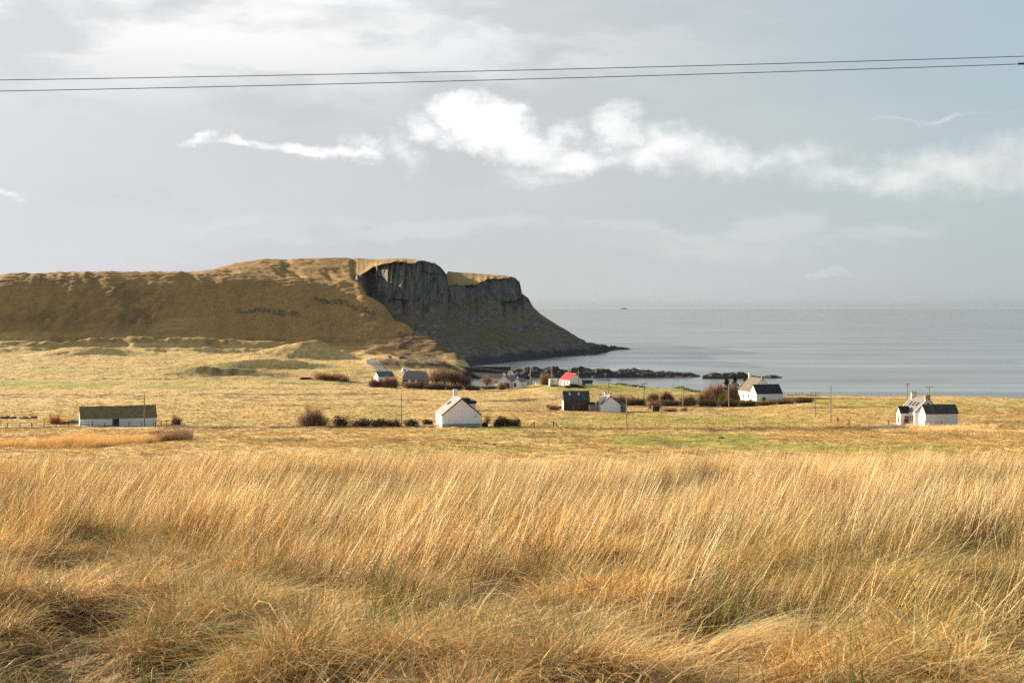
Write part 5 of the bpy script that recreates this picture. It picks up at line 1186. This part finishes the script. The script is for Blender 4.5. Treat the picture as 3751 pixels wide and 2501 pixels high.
bush(2680, 2712, 1434, 1460, 'dark green shrub against the left wall of the large house on the rise', 'dark', 'green', D=523)
bush(2420, 2486, 1493, 1511, 'low brown garden hedge right of the dark garden shed', 'brown', D=448, name='hedge', cat='hedge', dome=.45)
bush(2492, 2520, 1489, 1508, 'small brown bush at the end of the garden hedge', 'purple', D=452)
bush(2000, 2058, 1480, 1502, 'rusty brown scrub left of the black barn', 'red', D=455)
for a, b_, tp_, bs, lab in [(1500, 1560, 1398, 1420, 'dark hedge below the stone house'), (1555, 1640, 1400, 1426, 'dark hedge below the bare trees, left stretch'), (1630, 1700, 1406, 1428, 'dark hedge below the bare trees, right stretch'), (1695, 1765, 1412, 1428, 'low dark hedge running towards the single bare tree'), (1755, 1830, 1412, 1425, 'low dark hedge in front of the single bare tree')]:
    bush(a, b_, tp_, bs, lab, 'dark', D=atrow(a, bs, 500), name='hedge', cat='hedge', dome=.45, dens=1.5)

def tree(scx, top, base, half, label, kind='brown', D=None, trunkf=.35, seed=1, m_tr='dark', dens=1.0, group=None, leafy=None):
    D = D or atrow(scx, base, 400); p = gp(scx, D); h = -(top - HY) / F * D - p.z; rx = half / F * D
    e_ = empty('bare_tree', p, 0, label, 'tree', group); r_ = random.Random(seed); tr = MB(); w_ = D / F * 1.6
    k0 = h * trunkf; tr.tube([(0, 0, -.5), (.05 * h * r_.uniform(-1, 1), 0, k0 * .6), (.04 * h * r_.uniform(-1, 1), 0, k0)], max(.05 * h * .5, w_ * .8), max(.03 * h * .5, w_ * .6), 6)
    ends = []
    for i in range(7):
        a = i * 2.4 + r_.random(); e1 = Vector((math.cos(a) * rx * r_.uniform(.3, .75), math.sin(a) * rx * r_.uniform(.3, .6), h * r_.uniform(.6, .85)))
        tr.tube([(0, 0, k0 * r_.uniform(.5, 1)), (e1.x * .45, e1.y * .45, (k0 + e1.z) * .5), e1], w_ * .6, w_ * .25, 5); ends.append(e1)
    tr.build('trunk', TW[m_tr], e_)
    dat = twig_mesh(int(260 * dens), rx * 1.15, rx * .9, h - k0 * .6, seed * 13 + 5, w0=w_ * .55, dome=.9, forks=4, low=.35)
    dat[0][:, 2] += k0 * .6; part('crown', dat, TW[kind], e_)
    if leafy: part('foliage', leaf_mesh(int(300 * dens), rx, rx * .8, h, seed, size=.2), LF[leafy], e_)
    return e_
tree(1786, 1515, 1563, 15, 'small thin leafless tree between the white gabled house and the domed green shrub', 'tan', D=320, seed=3, dens=.25, m_tr='tan')
for i, (a, tp_, bs, hf, kd, lab) in enumerate([(1597, 1345, 1402, 30, 'brown', 'bare tree nearest the stone house'), (1630, 1338, 1405, 36, 'brown', 'second bare tree right of the stone house, tallest of the clump'), (1668, 1352, 1408, 30, 'dark', 'third dark bare tree of the clump right of the stone house'),
                                 (1705, 1376, 1414, 26, 'dark', 'lowest bare tree at the right end of the clump by the stone house')]):
    tree(a, tp_, bs, hf, lab, kd, D=612 - i * 2, seed=20 + i, dens=1.3, group='bare trees by the stone house')
tree(1784, 1370, 1411, 24, 'single bare tree standing against the harbour water left of the whitewashed houses', 'brown', D=618, seed=31, dens=.8)
# pines behind the large house
for i, (a, tp_, hf, lab) in enumerate([(2662, 1386, 24, 'wind-bent dark pine, left one of three by the large house'), (2692, 1377, 18, 'dark pine in the middle of three by the large house, with upright tip'), (2735, 1374, 24, 'dark pine right behind the chimney of the large house')]):
    D = 549; p = gp(a, 549); h = -(tp_ - HY) / F * D - p.z; rx = hf / F * D; e_ = empty('pine_tree', p, 0, lab, 'tree', 'pines behind the large house')
    MB().tube([(0, 0, -.5), (.1, 0, h * .5), (0, 0, h * .97)], .2, .05, 6).build('trunk', TW['dark'], e_)
    r_ = np.random.default_rng(40 + i); V, Q, C = [], [], []; k = 0
    for lv in range(13):
        f = .28 + .7 * lv / 12; z = h * f; rad = rx * (1.15 - f) * 1.5
        for b2 in range(7):
            aa = r_.uniform(0, 6.28); L_ = rad * r_.uniform(.5, 1.1); m_ = 26; s_ = r_.uniform(0.1, 1, m_)[:, None]
            c = np.array([[math.cos(aa) * L_, math.sin(aa) * L_, .16 * L_]]) * s_ + np.array([[0, 0, z]]) + r_.normal(0, .13, (m_, 3)) * [1, 1, .6]
            u = r_.normal(0, .17, (m_, 3)); v_ = r_.normal(0, .09, (m_, 3)); V.append(np.stack([c - u, c - v_, c + u, c + v_], 1).reshape(-1, 3))
            Q.append(np.arange(4 * m_).reshape(-1, 4) + k); k += 4 * m_; C.append(np.ones((4 * m_, 3)) * r_.uniform(.7, 1.3))
    part('crown', (np.concatenate(V), np.concatenate(Q), np.concatenate(C)), LF['pine'], e_)

# ------------------------------------------------------------------ utility poles
def pole(sx, top, D, label, arm=0, armdz=.35, ins=True, group='wooden utility poles across the fields', box=False, lean=0, pale=None, arm_m=None):
    p = gp(sx, D); h = -(top - HY) / F * D - p.z; e_ = empty('utility_pole', p, 0, label, 'pole', group)
    r0 = max(.13, D / F * 1.9); MB().tube([(0, 0, -.8), (lean * .5, 0, h * .5), (lean, 0, h)], r0, r0 * .78, 8).build('shaft', pale or wood_pole, e_)
    if arm:
        aw = arm / F * D / 2; z = h - armdz; MB().box(lean - aw, lean + aw, -.28, -.13, z - .09, z + .09).build('crossarm', arm_m or wood_dk, e_)
        for u in (-aw + .1, 0, aw - .1):
            MB().tube([(lean + u, -.2, z + .09), (lean + u, -.2, z + .36)], .07, .09, 6).build('insulator', metal, e_)
        for s_ in (-1, 1): MB().tube([(lean + s_ * aw * .6, -.15, z - .09), (lean, -.16, z - .75)], .03, None, 5).build('brace', metal, e_)
    else:
        MB().tube([(lean, 0, h), (lean, 0, h + .22)], .05, .05, 6).build('cap', metal, e_)
    if box: MB().box(-.35 + lean, .05 + lean, -.5, -.2, h * .62, h * .62 + .6).build('transformer', metal, e_)
    return e_
pole(529, 1446, 313.5, 'plain pole in front of the right end of the thatched croft'); pole(1470, 1441, 318, 'plain pole in the dark hedge left of the white gabled house')
pole(2295, 1449, 318, 'plain pole in the foreground field fence, right of the small white house'); pole(2022, 1345, 598, 'plain pole in front of the white cabin by the shore')
pole(2118, 1357, 590, 'pole in front of the white gable of the red-roofed cottage', lean=.1); pole(2084, 1341, 655, 'pole standing behind the red roof'); pole(1943, 1336, 634, 'pole between the dark barn and the harbour water')
pole(1654, 1356, 622, 'slim pole among the bare trees', pale=post_wood); pole(2228.5, 1388, 560, 'pole with a crossarm behind the small white house', 25); pole(2359, 1401, 522, 'pole with a crossarm and transformer box left of the shelter belt', 26, box=True)
pole(2502, 1416, 480, 'plain pole in front of the shelter belt'); pole(2670, 1405, 458, 'pole with a low crossarm left of the large house on the rise', 22, armdz=1.1, arm_m=wood_pole)
pole(2986, 1431, 372, 'pole with a wide crossarm left of the tallest plain pole', 40, armdz=.45, arm_m=metal); pole(3043, 1409, 331, 'tallest plain pole, beside the red post box')
pole(3323, 1402, 368, 'pole with a short crossarm behind the left chimney of the porch cottage', 18, arm_m=post_wood); pole(3404, 1413, 420, 'pole with a wide braced crossarm behind the right chimney of the porch cottage', 36, arm_m=metal)

# ------------------------------------------------------------------ fences and gates
post_mesh = {}
def fence(pts, label, hgt=1.05, thick=.1, m=post_wood, wires=2, name='wire_fence', rails=0, jit=.06, straightners=()):
    """posts of one fence at (sx, D) points; wires or rails between them"""
    P_ = [gp(a, d) for a, d in pts]; e_ = empty(name, P_[0], 0, label, 'fence'); r_ = random.Random(int(pts[0][0])); key = (round(hgt, 2), round(thick, 3), m.name); first = None
    for i, p in enumerate(P_):
        if first is None:
            o = MB().box(-thick / 2, thick / 2, -thick / 2, thick / 2, -.4, hgt).build('post', m, e_); first = o
        else: o = link_copy(first, e_)
        o.location = p - P_[0]; o.rotation_euler = (r_.gauss(0, jit * .5), r_.gauss(0, jit), 0); o.scale = (1, 1, r_.uniform(.88, 1.1))
    if wires:
        mb = MB()
        for k in range(wires):
            z = hgt * (.92 - .3 * k)
            for a, b_ in zip(P_[:-1], P_[1:]): mb.tube([a - P_[0] + Vector((0, 0, z)), b_ - P_[0] + Vector((0, 0, z))], .006, None, 3)
        mb.build('wire', wood_dk, e_)
    for k in range(rails):
        z = hgt * (.95 - .42 * k)
        for a, b_ in zip(P_[:-1], P_[1:]):
            d = (b_ - a); mb = MB(); q0, q1 = a - P_[0] + Vector((0, -.08, z)), b_ - P_[0] + Vector((0, -.08, z)); mb.tube([q0, q1], .055, None, 4); mb.build('rail', m, e_)
    return e_
def lin(a, b_, n, j=.0):
    r_ = random.Random(int(a[0] + a[1])); return [(a[0] + (b_[0] - a[0]) * i / (n - 1) + r_.uniform(-j, j), a[1] + (b_[1] - a[1]) * i / (n - 1)) for i in range(n)]
fence(lin((-150, 311.5), (562, 311.8), 17), 'dark two-rail fence running left to right in front of the thatched croft', 1.1, .13, wood_br, 0, 'rail_fence', rails=2)
fence(lin((570, 313), (630, 313.5), 4), 'short section of rail fence between the thatched croft and the purple bush', 1.35, .14, wood_br, 0, 'rail_fence', rails=2)
fence(lin((672, 312), (1600, 311), 20, 6), 'thin wire fence along the track left of the white gabled house', .9, .075)
fence(lin((1850, 313), (2960, 313), 23, 9), 'long wire fence across the whole field in front of the small white house', 1.05, .095)
fence(lin((2970, 311), (3230, 292), 7, 5) + lin((3256, 288), (3760, 205), 11, 6), 'wire fence on the right that comes towards the tall grass', 1.05, .08)
fence(lin((3510, 345), (3790, 352), 9, 5), 'wire fence with pale posts right of the outbuilding', 1.1, .11)
fence(lin((2597, 434), (2835, 344), 26, 2), 'diagonal fence of close pale posts in the field right of the centre', .9, .075, wires=2)
fence(lin((2985, 544), (3790, 533), 36, 5), 'fence along the far edge of the fields above the sea, on the right', 1.5, .13)
fence(lin((2872, 546), (2940, 549), 6), 'short row of pale posts right of the dark-roofed wing', 1.4, .2)
fence(lin((2995, 470), (3060, 455), 8), 'short fence of pale posts right of the shelter belt', 1.0, .09)
fence(lin((2430, 452), (2600, 436), 20, 3), 'garden fence of close pale posts behind the brown hedge', 1.25, .11)
fence(lin((3560, 470), (3790, 400), 16, 3), 'far diagonal fence at the right edge of the fields', 1.0, .09)
fence(lin((1170, 868), (1345, 840), 22, 3), 'row of pale fence posts on the sunlit knoll below the hill', 1.0, .16)
fence(lin((1930, 604), (2260, 585), 12, 4), 'thin fence below the shore cottages', 1.0, .1)
fence(lin((1955, 470), (2060, 452), 10, 3), 'short fence left of the black barn', 1.2, .1)
fence(lin((2240, 648), (2700, 577), 9, 10), 'thin posts along the drystone wall by the shore', 1.6, .13)
fence(lin((0, 500), (1500, 505), 22, 18), 'very thin fence far out in the left fields', 1.0, .08)
for sx, D, s_, lab in ((1957, 313, -1, 'braced strainer post at the corner of the long field fence'), (2027, 313, 1, 'second braced strainer post in the long field fence, its brace on the right')):
    e_ = empty('strainer_post', gp(sx, D), 0, lab, 'post'); MB().tube([(0, 0, -.4), (0, 0, 1.4)], .11, .10, 7).build('post', wood_br, e_); MB().tube([(.05 * s_, -.05, 1.1), (1.5 * s_, -.15, -.1)], .07, .07, 6).build('brace', wood_br, e_)
for sx, D, h_, lab in ((2870 + 240, 318, 1.3, 'stout dark post beside the red post box'),):
    e_ = MB().tube([(0, 0, -.4), (0, 0, h_)], .13, .12, 8).build('gate_post', wood_br); e_.location = gp(sx, D); tag(e_, lab, 'post')
def gate(sx, D, w_, yaw, label, m=metal, h_=1.15, posts=True):
    e_ = empty('field_gate', gp(sx, D), yaw, label, 'gate')
    for z in (.12, .38, .64, .9, h_): MB().tube([(0, 0, z), (w_, 0, z)], .03, None, 5).build('bar', m, e_)
    for u in (0, w_ / 2, w_): MB().box(u - .03, u + .03, -.05, .05, .1, h_).build('upright', m, e_)
    if posts:
        for u in (-.2, w_ + .2): MB().tube([(u, 0, -.4), (u, 0, h_ + .25)], .12, .11, 7).build('gate_post', wood_br, e_)
gate(3257, 322, 3.2, 2, 'metal field gate between a dark post and the porch of the cottage'); gate(3393, 319, 3.2, 4, 'metal field gate in front of the lit gable of the outbuilding')
gate(2345, 487, 2.8, 0, 'pale wooden gate in front of the pole with the transformer', post_wood); gate(2310, 492, 1.8, -10, 'pale tilted wooden gate left of the pole with the transformer', post_wood); gate(2425, 483, 3.8, 0, 'dark bar gate in front of the low dark hedge', wood_dk)

# dark garden shed and blue trough
e_ = empty('garden_shed', gp(2391, 452), 4, 'dark open-fronted garden shed beside the red-brown bush', 'shed'); MB().box(0, 2.2, 0, 2, -.4, 1.6).build('wall', wood_dk, e_); MB().box(-.1, 2.3, -.1, 2.1, 1.603, 1.7).build('roof', darkroof, e_)
MB().box(1.1, 2.1, -.04, -.004, 0, 1.5).build('door', black, e_)
e_ = MB().box(0, 1.1, 0, .8, -.1, .55).build('water_trough', bluep); e_.location = gp(1519, 312.5); tag(e_, 'blue plastic trough at the foot of the hedge left of the white gabled house', 'trough')
e_ = empty('stone_trough', gp(1600, 312.8), 12, 'small brown stone heap at the left front corner of the white gabled house', 'stones')
for k in range(4): MB().ball((-.3 + k * .3 - 1.4, .1 * (k % 2), .18 + .1 * (k % 2)), .24, 7, 1.2, 1, .8).build('stone', stone, e_)
# red post box on its post
e_ = empty('post_box', gp(3068, 323), 0, 'red post box on a thin post in the field, right of the tallest pole', 'post box')
MB().tube([(0, .12, -.4), (0, .12, 1.9)], .06, .06, 8).build('post', wood_pole, e_)
MB().prism([(-.23, .95), (.23, .95), (.23, 1.62), (.15, 1.74), (-.15, 1.74), (-.23, 1.62)], -.2, .05).build('box', redp, e_); MB().box(-.15, .15, -.214, -.204, 1.5, 1.54).build('slot', black, e_); MB().box(-.1, .1, -.214, -.204, 1.15, 1.36).build('notice_plate', trim, e_)

# drystone walls: many small stones each, too small to tell apart
m_wall = mat('drystone', (0.27, 0.235, 0.19), .9, .3, 1.5, .5, 3, col2=(0.09, 0.08, 0.07))
def drystone(pts, h_, label, seed, dens=3.2, m=m_wall):
    r_ = np.random.default_rng(seed); P_ = [gp(a, d) for a, d in pts]; e_ = empty('drystone_wall', P_[0], 0, label, 'wall'); cs = []
    for a, b_ in zip(P_[:-1], P_[1:]):
        L_ = (b_ - a).length; n = max(2, int(L_ * h_ * dens * 2))
        for i in range(n):
            f = r_.random(); c = a.lerp(b_, f); zz = r_.random() * h_ * (.8 + .3 * math.sin(c.x * .8)); cs.append((c.x, c.y + r_.uniform(-.25, .25), c.z + zz))
    cs = np.array(cs) - np.array(P_[0]); n = len(cs); sz = r_.uniform(.14, .34, (n, 1, 3)) * [1.3, 1, .8]
    cube = np.array([(x_, y_, z_) for z_ in (-1, 1) for x_, y_ in ((-1, -1), (1, -1), (1, 1), (-1, 1))], float)[None] * sz * r_.uniform(.7, 1.1, (n, 8, 3))
    V = (cs[:, None] + cube).reshape(-1, 3); fq = np.array([(0, 3, 2, 1), (4, 5, 6, 7), (0, 1, 5, 4), (1, 2, 6, 5), (2, 3, 7, 6), (3, 0, 4, 7)])
    me = np_mesh('stones', V, (fq[None] + (np.arange(n) * 8)[:, None, None]).reshape(-1, 4)); me.materials.append(m); o = bpy.data.objects.new('stones', me); COL.objects.link(o); o.parent = e_; o['kind'] = 'stuff'
drystone([(2225, 652), (2300, 641), (2420, 627), (2500, 611), (2600, 592), (2690, 577)], 1.1, 'drystone wall along the shore above the bay, behind the golden field', 1)
drystone([(225, 331), (292, 330)], .95, 'low drystone wall joining the left end of the thatched croft', 2)
drystone([(-60, 372), (60, 372), (135, 373)], .7, 'broken drystone wall at the far left edge of the fields', 3)
drystone([(2002, 466), (2055, 464)], 1.4, 'ruined stone wall left of the black barn', 4)
drystone([(1580, 792), (1640, 797), (1700, 800), (1760, 790)], 1.2, 'rough stone edge below the harbour road', 5, m=m_sk)

# ------------------------------------------------------------------ sheep
sh = None; wool = mat('sheep wool', (0.62, 0.56, 0.46), .95, .08, 8)
def sheep():
    e_ = empty('sheep', (0, 0, 0), 0); o = MB().ball((0, 0, .62), .36, 10, 1.5, .9, .85).build('body', wool, e_, True); MB().ball((.62, 0, .78), .15, 8, 1.3, .8, 1).build('head', mat('sheep face', (0.30, 0.26, 0.22), .9, .1), e_, True)
    for a in (-.3, .32):
        for s_ in (-.16, .16): MB().tube([(a, s_, .45), (a, s_, 0)], .06, .045, 5).build('leg', mat('sheep face', (0, 0, 0)), e_)
    return e_
SH = [(533, 1329, 'leftmost sheep of the line right of the shaded knoll'), (604, 1327, 'second sheep from the left in the straw field'), (631, 1334, 'lower sheep of the middle pair in the straw field'), (642, 1325, 'upper sheep of the middle pair in the straw field'),
      (842, 1295, 'lone sheep left of the small group near the hill'), (903, 1295, 'left sheep of the close group near the hill'), (923, 1293, 'middle sheep of the close group near the hill'), (933, 1293, 'right sheep of the close group near the hill'),
      (963, 1290, 'sheep just right of the close group near the hill'), (1040, 1292, 'sheep on the left flank of the sunlit knoll'), (1055, 1277, 'sheep highest on the sunlit knoll'), (1131, 1307, 'left sheep of the pair in front of the sunlit knoll'),
      (1149, 1306, 'right sheep of the pair in front of the sunlit knoll'), (913, 1315, 'sheep on the dark green bank'), (238, 1302, 'sheep on the shaded knoll at the left'), (83, 1323, 'sheep nearest the left edge of the fields'), (1321, 1322, 'pale sheep near the road below the row of posts')]
for sx, row, lab in SH:
    if sh is None: sh = sheep(); o = sh
    else: o = copy_tree(sh, (0, 0, 0))
    o.location = gp(sx, atrow(sx, row, 500)); o.rotation_euler = (0, 0, random.uniform(0, 6.28)); o.scale = (1.05,) * 3; tag(o, lab, 'sheep', 'sheep grazing in the far fields')

# rocks in the near field
for sx, row, w_, lab in ((1778, 1630, 1.1, 'low mossy rock in the field below the white gabled house'), (1810, 1632, .6, 'small brown rock just right of the low mossy rock'), (2640, 1605, 1.3, 'mossy rock at the green strip of the right field'), (2958, 1618, .9, 'dark rock at the edge of the tall grass on the right'), (185, 1578, 1.0, 'dark boulder below the thatched croft')):
    D = atrow(sx, row); m_ = MB(); m_.ball((0, 0, .05), w_ * .34, 10, 1.4, .9, .6); o = m_.build('rock', stone, None, False); roughen(o, .4, .12, int(sx), 1); o.location = gp(sx, D); tag(o, lab, 'rock')

# ------------------------------------------------------------------ overhead wires
def cable(a, b_, sag, r, label):
    A, B = Vector(a), Vector(b_); n = 48; pts_ = []
    for i in range(n + 1):
        f = i / n; p = A.lerp(B, f); p.z -= sag * 4 * f * (1 - f); pts_.append(p)
    o = MB().tube(pts_, r, None, 6).build('overhead_wire', mat('dark cable', (0.045, 0.045, 0.06), .6, .02)); tag(o, label, 'wire', 'overhead wires across the sky'); return o
D = 27.0
def wp(sx, row, d=D): return (xat(sx, d), d, (HY - row) / F * d)
cable(wp(-1800, 312.5), wp(5500, 144), .16, .0068, 'upper of the two wires crossing the sky')
lo_w = cable(wp(-1800, 362.3), wp(5500, 168.7), .14, .0068, 'lower of the two wires crossing the sky')
MB().tube([wp(3728, 234.6), wp(3760, 233.6)], .02, None, 6).build('wire_joint', mat('dark cable', (0, 0, 0)), lo_w)

# ------------------------------------------------------------------ haze
hv = bpy.data.materials.new('haze'); hv.use_nodes = True; t = NT(hv.node_tree); t.n.clear()
pv = t.new('ShaderNodeVolumePrincipled'); pv.inputs['Color'].default_value = (0.25, 0.31, 0.35, 1); pv.inputs['Density'].default_value = 0.000016; pv.inputs['Anisotropy'].default_value = .2
o_ = t.new('ShaderNodeOutputMaterial'); t.l.new(pv.outputs[0], o_.inputs['Volume'])
hz = MB().box(-65000, 65000, -400, 62000, -46, 75).build('haze', hv); tag(hz, kind='stuff')
